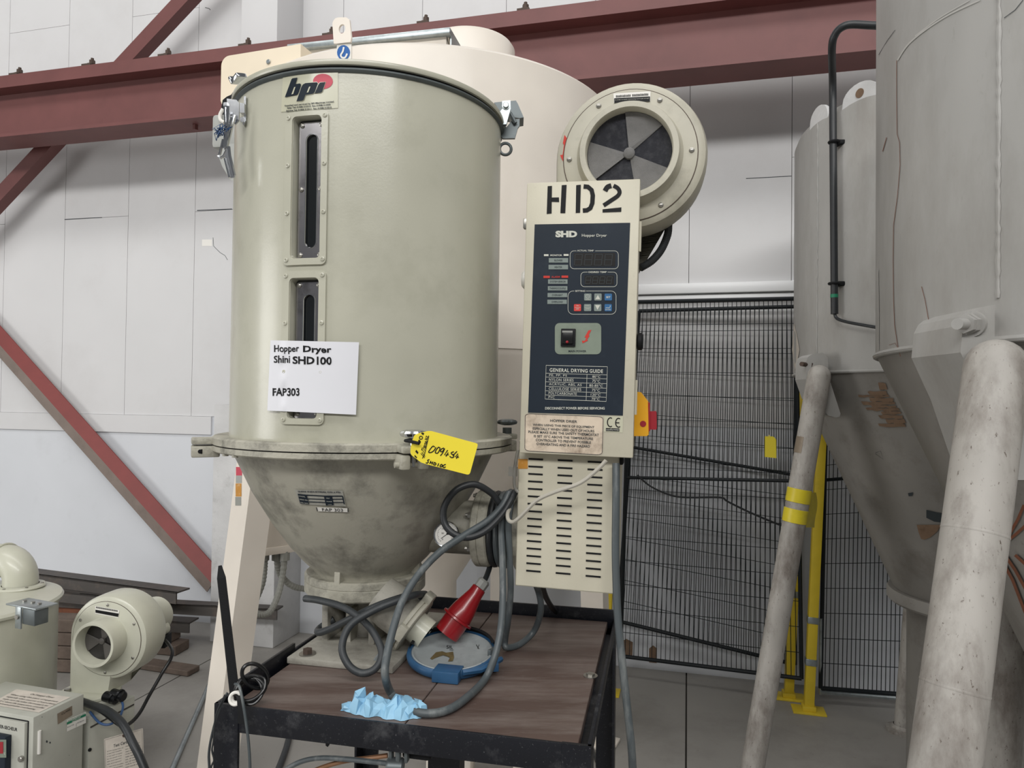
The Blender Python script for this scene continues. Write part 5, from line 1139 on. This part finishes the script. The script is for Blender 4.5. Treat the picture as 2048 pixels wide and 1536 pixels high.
def py_on(A, E, py):
    lo, hi = 0., 1.
    for _ in range(40):
        m = (lo+hi)/2; q = A+(E-A)*m; v = RC.transposed() @ (q-EYE); y = 768-F*v.y/(-v.z)
        if y < py: lo = m
        else: hi = m
    return A+(E-A)*lo
for y0, y1, m, tilt in ((978, 1004, 'tape_yellow', .1), (1018, 1044, 'tape_yellow', .15), (876, 908, 'brass_plate', .1)):
    b = MB(); q0 = py_on(a, e, y0); q1_ = py_on(a, e, y1)
    Mq = frame(q0, d.orthogonal(), d); L = (q1_-q0).length
    if m == 'brass_plate': b.lathe([(.0392, 0), (.0396, L)], Mq, 20, a0=math.radians(0), a1=math.radians(150))
    else: b.lathe([(.0386, -.001), (.0405, 0), (.041, L*.5), (.0405, L), (.0386, L+.001)], Mq, 28)
    b.build('tape_band', m, lgf, smooth=60)
b = MB(); P = [(1612, 990, 2.40), (1624, 985, 2.5), (1632, 1000, 2.6), (1630, 1030, 2.62), (1622, 1050, 2.55), (1612, 1040, 2.42)]; b.grid(lambda u, v: at(1610+22*u+3*math.sin(v*5), 985+70*v, 2.44+.12*u+.03*math.sin(v*7)), 6, 10); b.build('tape_tail', 'tape_yellow', lgf, smooth=60)
f2 = atz(1806, 1462, 0); b = MB(); b.cyl(Vector((f2.x, f2.y, 0)), Vector((f2.x+.06, f2.y-.08, 1.35)), .0385, n=24); b.lathe([(0, 0), (.07, 0), (.07, .012), (.05, .018), (.04, .03)], Matrix.Translation((f2.x, f2.y, 0)), 28); b.build('leg', 'leg_grey', far)
b = MB(); plate(b, [(1921, 705), (1926, 650), (1936, 630), (1952, 616), (2000, 607), (2050, 601), (2100, 620), (2130, 760), (2140, 960), (2020, 960), (1965, 800)], 1.13, .16); b.build('leg_gusset', 'silo_grey', near, smooth=20)
p = at(1940, 648, 1.13); p0 = at(1914, 648, 1.105); d2 = (p0-p).normalized(); b = MB(); b.cyl(p0, p, .009, n=16); b.cyl(p-d2*.0+d2*.008, p+d2*.0185, .0155, n=6); b.cyl(p-d2*.004, p+d2*.008, .017, n=6); b.cyl(p-d2*.012, p-d2*.004, .021, n=20); b.build('gusset_bolt', 'silo_grey', near)
a = at(1992, 735, 1.09); c = at(1888, 1536, .99); e = a+(c-a)*((a.z)/(a.z-c.z))
b = MB(); b.cyl(a, e, .044, n=36); b.sphere((0, 0, 0), .044, 24, Matrix.Translation(a)); lgn = b.build('leg', 'leg_grey', near)
d = (e-a).normalized(); Mq = d.orthogonal()
for yy_, nm in ((1065, 'off_white'), (1375, 'off_white')):
    q0 = py_on(a, e, yy_); b = MB(); b.lathe([(.0442, -.002), (.0446, 0), (.0442, .002)], frame(q0, Mq, d), 36); b.build('leg_joint', 'leg_grey', lgn)
a = at(2028, 1045, 1.75); c = at(1995, 1536, 1.75); e = a+(c-a)*((a.z)/(a.z-c.z)); b = MB(); b.cyl(a, e, .048, n=28); b.build('leg', 'leg_grey', near)
# lifting lugs on the far roof
for (x, y, w, hole) in ((1640, 240, 34, 0), (1722, 205, 40, 1)):
    p = ss(C2, -.012)(x, y+8); an = math.atan2(p.y-C2[1], p.x-C2[0]); M = frame((p.x, p.y, 2.545), (-math.sin(an), math.cos(an), 0), Z)
    P = [(.07*math.cos(t)*w/40, .05*math.sin(t)) for t in [math.pi*i/10 for i in range(11)]]; b = MB(); b.prism([(-.075*w/40, -.05)]+P[::-1]+[(.075*w/40, -.05)], -.006, .006, M); lg = b.build('lifting_lug', 'white_masonry', far)
    if hole: b = MB(); b.cyl(M @ Vector((0, -.008, .012)), M @ Vector((0, .008, .012)), .016, n=20); b.build('lug_hole', 'wood_torn', lg)
# black pipe strapped to the far silo
b = MB(); s = ss(C2, .03); P = [at(1790, 52, 2.25), at(1747, 51, 2.25), at(1705, 49, 2.27), at(1685, 54, 2.28), at(1671, 68, 2.3), at(1664, 95, 2.33)]+[s(1664+.008*y, y+0) for y in (170, 280, 400, 520, 628)]
P = spline(P, 6); b.tube(P, .0125, 14); pp_ = b.build('cable_pipe', 'rubber_dark', far)
b = MB(); b.tube([s(1669, 625), s(1673, 636), s(1690, 643), s(1720, 649), s(1760, 656)], .0055, 8, smooth=5); b.build('pipe_cable', 'rubber_dark', far)
for y in (284, 567):
    b = MB(); q = s(1668, y); b.torus(frame(q, (1, 0, 0), Z), .0165, .0045, 18, 6); b.box(.01, .04, -.008, .03, -.008, .008, Matrix.Translation(q), bev=.004); b.build('pipe_clip', 'black_matt', pp_)
b = MB(); q = s(1668.5, 592); b.cyl(q-Z*.006, q+Z*.006, .0132, n=14); b.build('tape_ring', 'green_label', pp_)

# ================================================================ mesh fence stacked against the wall
def fence(c00, c10, c01, c11, nv, rails, lab, zc=None, nh=15):
    BL, BRt, TL, TR = [at(*c) for c in (c00, c10, c01, c11)]
    f = lambda u, v: (BL*(1-u)+BRt*u)*(1-v)+(TL*(1-u)+TR*u)*v
    t = thing('mesh_fence', (BL+BRt)/2, lab, 'fence', 'black mesh fence panels by the wall')
    b = MB()
    for i in range(1, nv): b.tube([f(i/nv, .005), f(i/nv, .995)], .0020, 4, cap=False)
    for j in range(1, nh): b.tube([f(.0, j/nh), f(1., j/nh)], .0019, 4, cap=False)
    o = b.build('wire_mesh', 'mesh_black', t, smooth=0); o['kind'] = 'stuff'
    for (p, q) in ((f(0, 0), f(0, 1)), (f(1, 0), f(1, 1)), (f(0, 0), f(1, 0)), (f(0, 1), f(1, 1))):
        b = MB(); b.tube([p, q], .0105, 8); b.build('frame_bar', 'mesh_black', t)
    for v0_, v1_ in rails:
        b = MB(); b.tube([f(0, v0_), f(1, v1_)], .0085, 8); b.build('frame_bar', 'mesh_black', t)
    return t, f
fa, FA = fence((1241, 1312, 3.74), (1603, 1357, 3.45), (1262, 604, 3.77), (1592, 597, 3.48), 38, [(.50, .515)], 'front black mesh fence panel between the control cabinet and the silo')
fb, FB = fence((1236, 1242, 3.885), (1590, 1329, 3.64), (1278, 622, 3.885), (1592, 613, 3.66), 36, [(.56, .525)], 'tilted black mesh panel leaning behind the front fence panel')
fc_, FC = fence((1641, 1376, 3.46), (1850, 1392, 3.40), (1656, 640, 3.50), (1862, 600, 3.44), 24, [(.56, .56)], 'black mesh fence panel behind the grey silo, right of the yellow posts', nh=15)
b = MB(); p = FC(0, 0); q = FC(1, 0); b.tube([p-Z*.02, q-Z*.02], .011, 6); b.tube([p-Z*.03, p+Z*.34], .008, 6); b.build('slide_channel', 'galv', fc_)
b = MB(); b.tube([at(*p) for p in ((1275, 950, 3.70), (1300, 972, 3.68), (1340, 990, 3.65), (1375, 995, 3.62), (1440, 995, 3.57), (1455, 1003, 3.56), (1500, 1025, 3.52), (1560, 1050, 3.47), (1600, 1062, 3.44))], .005, 6, smooth=4); tag(b.build('fence_cable', 'rubber_dark', loc=at(1375, 995, 3.62)), 'thin dark green cable sagging along the front fence panel', 'cable')
b = MB(); fpn = (FA(1, 0)-FA(0, 0)).cross(Z).normalized(); c0 = at(1541, 894, 3.47); M = frame(c0, FA(1, 0)-FA(0, 0), Z); b.prism([(-.027, -.05), (.027, -.054), (.026, .038), (.014, .052), (-.026, .053)], -.0015, .0015, M); b.box(-.008, -.004, -.0022, -.0014, -.04, .06, M); tag(b.build('fence_tag', 'yellow_tag', loc=c0), 'small yellow tag hanging on the front mesh panel', 'tag')
def post(base, top, w, lab, clips=()):
    B3 = atz(*base, 0); T3 = at(*top); t = thing('fence_post', B3, lab, 'post', 'yellow fence posts')
    d = T3-B3; L = d.length; M = framez(B3, UW, d)
    b = MB(); b.box(-w/2, w/2, -w/2, w/2, .006, L, M, bev=.003); b.build('post_tube', 'yellow_post', t)
    b = MB(); b.box(-.075, .075, -.05, .05, 0, .008, frame(B3, UW, Z), bev=.002); b.box(-.03, .03, -.03, .03, .008, .03, frame(B3, UW, Z), bev=.002); b.build('base_plate', 'yellow_post', t)
    for z in clips: b = MB(); b.box(-w/2-.004, w/2+.004, -w/2-.004, w/2+.004, z, z+.032, M, bev=.003); b.build('post_clip', 'galv', t)
post((1617, 1422), (1655, 600, 3.45), .044, 'nearest yellow fence post beside the taped silo leg', (.42, .22))
post((1577, 1395), (1609, 742, 3.62), .044, 'leaning yellow fence post behind the nearest one', (.50,))
post((1210, 1385), (1238, 620, 3.62), .040, 'yellow fence post mostly hidden behind the control cabinet')
# ================================================================ small dryer at the left edge
SA = math.radians(-16.0); SX = Vector((math.cos(SA), math.sin(SA), 0)); SY = Vector((-math.sin(SA), math.cos(SA), 0))
K0 = at(67, 1435, 2.295); KZ = K0.z
sd = thing('small_dryer', (K0.x-.1, K0.y+.2, 0), 'small pale green hopper dryer with blower, cut off by the left edge', 'dryer')
MS = frame(K0, SX, Z)                                   # origin: front right top corner of its control box
sfront = lambda h: (lambda px, py: on_plane(px, py, K0-SY*h, SY))
sside = lambda h: (lambda px, py: on_plane(px, py, K0+SX*h, SX))
stop_ = lambda h: (lambda px, py: atz(px, py, KZ+h))
b = MB(); b.box(-.36, 0, 0, .19, -KZ+.06, 0, MS, bev=.003); cb = b.build('control_box', 'small_box_paint', sd)
for x in (-.34, -.03):
    for y in (.02, .17): b = MB(); b.box(x-.012, x+.012, y-.012, y+.012, -KZ, -KZ+.062, MS); b.build('box_foot', 'black_matt', sd)
def q(x, y): return (x/6.827, 1360+y/6.827)
c0 = MS.inverted() @ sfront(0)(*q(385, 570)); c1 = MS.inverted() @ sfront(0)(*q(395, 1200))
b = MB(); b.box(-.345, c0.x, -.012, .0, -KZ+.08, c0.z, MS, bev=.002); dr = b.build('box_door', 'small_box_paint', sd)
b = MB(); b.box(c0.x, c0.x+.0035, -.001, .001, -KZ+.07, c0.z+.003, MS); b.box(-.345, c0.x, -.001, .001, c0.z, c0.z+.0035, MS); b.build('door_gap', 'black_matt', cb)
b = MB(); s = sfront(.0125); text(b, s, 'DRYER-SECHEUR', (-11.5, 1447), (34.5, 1456), (-11.5, 1454), bold=.02); b.build('lettering', 'print_black', dr)
m0 = MS.inverted() @ sfront(.012)(*q(150, 740)); b = MB(); b.box(-.30, m0.x+.004, -.034, -.012, -KZ+.1, m0.z, MS, bev=.003); mt = b.build('temperature_controller', 'panel_dark', dr)
b = MB(); s = sfront(.0352); rect(b, s, *q(-60, 815), *q(85, 1060)); b.build('controller_bezel', 'panel_green', mt)
b = MB(); s = sfront(.0362); rect(b, s, *q(-60, 845), *q(42, 1005)); b.build('red_display', 'red_handle', mt)
b = MB(); s = sfront(.0362); textb(b, s, '°C', *q(48, 990), *q(70, 1020)); b.build('lettering', 'off_white', mt)
k0 = MS.inverted() @ sfront(.012)(*q(310, 1065)); b = MB(); b.cyl(MS @ Vector((k0.x, -.012, k0.z)), MS @ Vector((k0.x, -.024, k0.z)), .009, n=16, bev=.002); b.build('door_lock', 'steel', dr)
# instruction sheet on top, plates and labels on the side
b = MB(); s = stop_(.0012); tf = lerp2(q(225, 125), q(965, 235), q(-150, 330), q(530, 445)); patch(b, s, tf(0, 0), tf(1, 0), tf(0, 1), tf(1, 1)); sh = tag(b.build('instruction_sheet', 'card', cb), 'worn instruction sheet on top of the control box')
b = MB(); s = stop_(.002); text(b, s, 'On Hopper Dryer', tf(.34, .1), tf(.78, .1), tf(.34, .2), shear=.2)
for tx, y0, x1 in (('When using this piece of equipment', .28, .95), ('especially when used out of hours please', .42, .98), ('make sure the safety thermostat is set', .56, .93), ('15 C above the temperature controller', .70, .95), ('to prevent possible overheating', .83, .85)): text(b, s, tx, tf(.06, y0), tf(x1, y0), tf(.06, y0+.09), shear=.2)
b.build('lettering', 'print_black', sh)
b = MB(); s = sside(.001); patch(b, s, q(782, 462), q(985, 352), q(790, 607), q(988, 480)); bp = b.build('maker_plate', 'brass_plate', cb)
b = MB(); s = sside(.002); text(b, s, 'CLARE', q(840, 455), q(965, 385), q(842, 480)); b.build('lettering', 'print_black', bp)
b = MB(); s = sside(.001); patch(b, s, q(914, 545), q(1172, 432), q(914, 705), q(1174, 585)); gl = b.build('test_label', 'off_white', cb)
b = MB(); s = sside(.002); patch(b, s, q(914, 578), q(985, 548), q(914, 612), q(985, 580)); patch(b, s, q(1100, 492), q(1173, 460), q(1100, 522), q(1173, 490)); text(b, s, 'PASSED', q(990, 545), q(1100, 495), q(990, 575), bold=.03); text(b, s, 'ELECTRICAL SAFETY TEST', q(930, 548), q(1160, 448), q(930, 568)); b.build('label_print', 'green_label', gl)
b = MB(); text(b, s, 'DATE', q(922, 640), q(1010, 600), q(922, 655)); text(b, s, 'TESTED BY', q(1050, 585), q(1150, 540), q(1050, 600)); stroke(b, s, [q(1042, 590), q(1042, 640)], .5); b.build('lettering', 'print_dim', gl)
h0 = MS.inverted() @ sside(0)(*q(530, 690)); h1 = MS.inverted() @ sside(0)(*q(530, 1000)); b = MB(); b.cyl(MS @ Vector((.003, h0.y, h0.z)), MS @ Vector((.003, h0.y, h1.z)), .0055, n=10); b.build('box_hinge', 'off_white', cb)
b = MB(); s = sside(.0012)
for (x, y, w) in ((640, 840, 2.6), (684, 855, 2.0), (945, 1028, .8), (575, 505, 1.0)): poly(b, s, [(q(x, y)[0]+w*.7*math.cos(t*.8), q(x, y)[1]+w*math.sin(t*.8)) for t in range(8)])
b.build('paint_chip', 'print_dim', cb)
# heater box with the blower outlet on top
HBZ = .336; p = atz(270, 1391, HBZ); MHB = frame(p, SX, Z)
b = MB(); b.box(-.30, 0, -.205, .0, -HBZ+.05, 0, MHB, bev=.003); hb2 = b.build('heater_box', 'small_box_paint', sd)
b = MB(); b.box(-.02, .002, -.20, -.005, -.034, -.029, MHB); b.build('box_seam', 'joint_dark', hb2)
for y in (-.18, -.03): b = MB(); b.box(-.29, -.01, y-.015, y+.015, -HBZ, -HBZ+.052, MHB); b.build('box_foot', 'black_matt', sd)
pc_ = MHB.inverted() @ on_plane(*q(1222, 952), p, SX); b = MB(); b.cyl(MHB @ Vector((-.001, pc_.y, pc_.z)), MHB @ Vector((.004, pc_.y, pc_.z)), .006, n=12); b.build('box_screw', 'black_matt', hb2)
fo = atz(180, 1381, HBZ+.012); b = MB(); b.lathe([(.0, .0), (.106, 0), (.108, .003), (.108, .011), (.105, .013), (0, .013)], Matrix.Translation((fo.x, fo.y, HBZ+.001)), 40); of2 = b.build('blower_flange', 'small_paint', sd)
for dx, dy in ((-.075, -.02), (.0, -.08), (.07, .03)):
    b = MB(); c = Vector((fo.x+dx, fo.y+dy, HBZ+.014)); b.cyl(c, c+Z*.012, .011, n=6); b.build('flange_bolt', 'steel', of2)
YB = math.radians(-7); nb = Vector((math.sin(YB), -math.cos(YB), 0)); xb = Vector((math.cos(YB), math.sin(YB), 0))
bcs = at(214, 1277, fo.y-.03); MB2 = frame(bcs, xb, Z)
bh2, MF2 = blower(sd, MB2, .160, .135, bcs.z-HBZ-.012, .082, .076, 'small_paint', flare=1.05, vane='vane_dark', face='display_dark', turn=12, sturn=28)
mc = bcs-nb*.135; b = MB(); b.cyl(mc, mc-nb*.19, .074, n=36, bev=.02); b.build('blower_motor', 'small_paint', sd)
cc = mc+xb*.055-Z*.045; b = MB(); b.cyl(cc-nb*.02, cc-nb*.15, .028, n=20, bev=.012); b.build('motor_capacitor', 'small_paint', sd)
b = MB(); b.box(-.02, .03, -.03, .03, -.04, .01, Matrix.Translation(cc-nb*.12-Z*.03), bev=.004); b.build('motor_terminal', 'black_matt', sd)
fs2 = lambda h: (lambda px, py: on_plane(px, py, bcs+nb*h, nb))
def q0(x, y): return (60+x/5.12, 1110+y/5.12)
b = MB(); patch(b, fs2(.0042), q0(668, 522), q0(915, 565), q0(668, 600), q0(905, 645)); ps = b.build('blower_sticker', 'off_white', bh2)
b = MB(); s = fs2(.005); patch(b, s, q0(670, 560), q0(908, 600), q0(670, 590), q0(902, 635))
for i in range(20): x = 676+i*11.2; y = 528+i*1.95; patch(b, s, q0(x, y), q0(x+7, y+1.2), q0(x, y+16), q0(x+7, y+17))
b.build('sticker_print', 'print_black', ps)
# drum with lid, inspection elbow and latch
T_ = at(116, 1280, 2.9); ra = math.atan2(T_.x, T_.y); DR = .30; DC = Vector((T_.x-DR*math.cos(ra), T_.y+DR*math.sin(ra), 0)); LZ = at(120, 1192, 2.85).z
MD = Matrix.Translation(DC)
b = MB(); b.lathe([(DR-.0, .12), (DR, LZ-.01)], MD, 80); b.lathe([(.1, .05), (DR, .12)], MD, 60); b.build('drum', 'small_paint', sd, smooth=60)
b = MB(); b.lathe([(DR, LZ-.012), (DR+.015, LZ-.010), (DR+.018, LZ), (DR+.012, LZ+.010), (DR-.02, LZ+.015), (.1, LZ+.024), (0, LZ+.026)], MD, 80); dl = b.build('drum_lid', 'small_paint', sd, smooth=45)
for a in (30, 150, 270): c = DC+Vector((math.cos(math.radians(a)), math.sin(math.radians(a)), 0))*DR*.8; b = MB(); b.box(-.02, .02, -.02, .02, 0, .16, Matrix.Translation(c)); b.build('drum_leg', 'small_paint', sd)
eb = atz(41, 1174, LZ+.02); EL = [eb+Z*.0, eb+Z*.03]
for i in range(1, 9): t = math.pi/2*i/8; EL.append(eb+Z*(.03+.075*math.sin(t))-SX*(.075*(1-math.cos(t))))
EL.append(EL[-1]-SX*.12)
b = MB(); b.tube(EL, .063, 32); b.build('elbow_pipe', 'small_paint', sd, smooth=45)
b = MB(); b.lathe([(.06, 0), (.088, 0), (.09, .004), (.086, .010), (.066, .012)], Matrix.Translation(eb), 40); b.torus(frame(EL[-2]-SX*.01, Z, SX), .066, .005, 32, 8); b.build('elbow_collar', 'small_paint', sd)
for a in (20, 80, 140, 200, 260, 320): c = eb+Vector((.077*math.cos(math.radians(a)), .077*math.sin(math.radians(a)), .009)); b = MB(); b.cyl(c, c+Z*.004, .006, n=8); b.build('collar_screw', 'steel', dl)
Ml = frame(at(62, 1212, 2.50), SX*.9-SY*.1, Z); b = MB(); b.box(-.09, .07, -.03, .05, .0, .006, Ml, bev=.001); b.box(-.03, .0, -.035, -.029, -.072, .004, Ml, bev=.001); lt2 = b.build('lid_latch', 'galv', sd)
b = MB(); b.box(.0, .065, -.03, .02, -.055, .0, Ml, bev=.003); b.build('latch_body', 'galv_dark', lt2)
for x in (-.05, -.005, .03): b = MB(); c = Ml @ Vector((x, .01, .006)); b.cyl(c, c+Z*.006, .007, n=6); b.build('latch_screw', 'steel', lt2)
b = MB(); c = Ml @ Vector((-.015, -.036, -.03)); b.cyl(c, c-SY*.006, .008, n=12); b.build('latch_pin', 'steel', lt2)
# sockets and leads
for px, py in ((222, 1394), (236, 1389)):
    c = at(px, py, 2.62); b = MB(); b.cyl(c-SX*.03, c+SX*.028-Z*.006, .019, n=16, bev=.004); b.cyl(c+SX*.005, c+SX*.012-Z*.002, .0215, n=16); b.build('round_connector', 'black_gloss', sd)
b = MB(); b.tube([at(*p) for p in ((150, 1398, 2.62), (178, 1408, 2.56), (215, 1422, 2.48), (245, 1448, 2.42), (265, 1485, 2.38), (282, 1520, 2.36), (300, 1570, 2.34), (330, 1680, 2.3))]+[Vector((-1.05, 2.3, .014))], .0135, 12, smooth=6); b.build('supply_cable', 'rubber_dark', sd)
b = MB(); b.tube([cc-nb*.12-Z*.03]+[at(*p) for p in ((345, 1305, 2.8), (322, 1350, 2.72), (298, 1392, 2.65), (280, 1425, 2.58), (262, 1445, 2.53), (245, 1452, 2.5), (225, 1440, 2.5), (205, 1425, 2.54), (182, 1412, 2.58))], .0065, 10, smooth=6); b.build('motor_lead', 'black_gloss', sd)
b = MB(); b.tube([at(*p) for p in ((240, 1396, 2.62), (246, 1412, 2.6), (240, 1432, 2.54), (222, 1448, 2.5), (200, 1446, 2.5), (180, 1424, 2.54))], .0042, 8, smooth=6); b.build('sensor_lead', 'blue_wire', sd)
# certificate card hanging on the motor lead
M0 = [at(208, 1478, 2.42), at(285.5, 1457, 2.50), at(288, 1562, 2.50), at(212, 1590, 2.42)]; cn = (M0[1]-M0[0]).cross(M0[3]-M0[0]).normalized(); cn = cn if cn.y < 0 else -cn
cdS = lambda h: (lambda px, py: on_plane(px, py, M0[0]+cn*h, cn))
P = [(208, 1479), (210, 1477.5), (283, 1457), (285.5, 1456.5), (286, 1459), (289, 1562), (212, 1588)]
b = MB(); n = len(P); f0_ = [cdS(.001)(*p) for p in P]; f1_ = [cdS(0)(*p) for p in P]; b.add(f0_+f1_, [tuple(range(n)), tuple(range(2*n-1, n-1, -1))]+[(i, (i+1) % n, n+(i+1) % n, n+i) for i in range(n)])
cd = tag(b.build('certificate_card', 'card', loc=f0_[0], smooth=0), 'stained test certificate card hanging from the cable by the small dryer', 'card')
b = MB(); s = cdS(.0016); text(b, s, 'Test Certificate', (227, 1489), (270, 1476), (227, 1495), shear=.1, bold=.01); outline(b, s, [(209.5, 1480), (246, 1469.5), (284, 1459), (285.5, 1510), (287, 1561), (250, 1573), (213.5, 1586), (211.5, 1530)], .5)
for i in range(9):
    y = 1502+i*5.2; text(b, s, rnd.choice(['is test and complies', 'for the sample serial', 'of the equipment on', 'date and inspector']), (214, y), (243+rnd.random()*4, y-8), (214, y+2.6)); text(b, s, rnd.choice(['test result valid', 'made by the tester', 'no. of machine']), (251, y-10), (280, y-18.5), (251, y-7.4))
b.build('card_print', 'print_dim', cd)
b = MB(); hcx = cdS(.002)(248.5, 1471); b.tube([hcx, at(249, 1462, 2.46), at(249.5, 1452, 2.5)], .001, 5); b.cyl(hcx-cn*.0012, hcx+cn*.0003, .006, n=14); b.build('card_string', 'rusty_bolt', cd)

# ================================================================ scrap steel and timber on the floor at the left
def barz(name, p0, p1, z, w, h, mat, lab, cat, grp, channel=False):
    A = atz(*p0, z); B3 = atz(*p1, z); d = B3-A; M = frame(A, d, Z); L = d.length
    b = MB()
    if channel: t = .009; b.box(0, L, -w/2, -w/2+t, -h, 0, M); b.box(0, L, -w/2, w/2, -t, 0, M)
    else: b.box(0, L, -w/2, w/2, -h, 0, M, bev=.004, seg=1)
    return tag(b.build(name, mat, loc=(A.x, A.y, z-h)), lab, cat, grp)
G1 = 'scrap steel stacked against the wall'; G2 = 'old timbers under the scrap steel'
barz('steel_angle', (40, 1138), (366, 1180), .40, .10, .065, 'scrap_steel', 'topmost rusty steel angle of the scrap stack', 'steel', G1, True)
barz('steel_channel', (40, 1170), (310, 1197), .333, .09, .06, 'scrap_steel', 'short dark channel just below the topmost angle', 'steel', G1, True)
barz('steel_channel', (100, 1189), (560, 1215), .270, .08, .06, 'scrap_steel', 'longest rusty channel, its end in front of the white plinth', 'steel', G1, True)
barz('steel_bar', (80, 1211), (330, 1222), .208, .09, .03, 'rust', 'brown rusty flat bar in the middle of the scrap stack', 'steel', G1)
barz('steel_channel', (80, 1223), (388, 1240), .176, .10, .06, 'scrap_steel', 'dark channel with an open end behind the small blower', 'steel', G1, True)
barz('timber', (80, 1240), (350, 1262), .114, .11, .055, 'old_timber', 'upper weathered timber under the scrap channels', 'timber', G2)
barz('timber', (80, 1262), (365, 1285), .057, .13, .055, 'old_timber', 'lower weathered timber under the scrap channels', 'timber', G2)
barz('timber', (282, 1320), (388, 1336), .032, .09, .03, 'old_timber', 'splintered timber lying across the floor joint', 'timber', G2)
for k, lab in enumerate(('topmost of the stacked timbers between small drum and blower', 'second of the stacked timbers between small drum and blower', 'third of the stacked timbers between small drum and blower', 'bottom of the stacked timbers between small drum and blower')):
    z = .285-.071*k; y = 784+(1.5-z)*1400/3.82; barz('timber', (40+6*k, y), (215-9*k, y+6), z, .12, .067, 'old_timber', lab, 'timber', G2)
# loose pipes on the floor
b = MB(); A = atz(446, 1306, .011); B3 = atz(330, 1570, .011); b.tube([A, B3], .0105, 12); tag(b.build('metal_conduit', 'galv', loc=(B3.x, B3.y, 0)), 'long grey metal conduit lying on the floor left of the trolley', 'pipe')
b = MB(); A = atz(585, 1440, .013); B3 = atz(548, 1560, .013); b.tube([A, (A+B3)/2+Vector((.01, 0, 0)), B3], .0125, 12, smooth=4); tag(b.build('floor_hose', 'rubber', loc=(B3.x, B3.y, 0)), 'dark hose on the floor seen under the trolley', 'hose')
b = MB(); A = atz(1176, 1480, .009); B3 = atz(1210, 1556, .009); b.tube([A, B3], .009, 10); tag(b.build('floor_hose', 'rubber_dark', loc=(B3.x, B3.y, 0)), 'thin dark hose on the floor right of the trolley front corner', 'hose')
# pieces deeper than thing > part > sub-part hang directly on their part (all parts share the thing's origin)
def depth(o): return 0 if o.parent is None else 1+depth(o.parent)
for o in list(SC.objects):
    if o.type == 'MESH' and depth(o) > 2:
        a = o
        while depth(a) > 1: a = a.parent
        o.parent = a
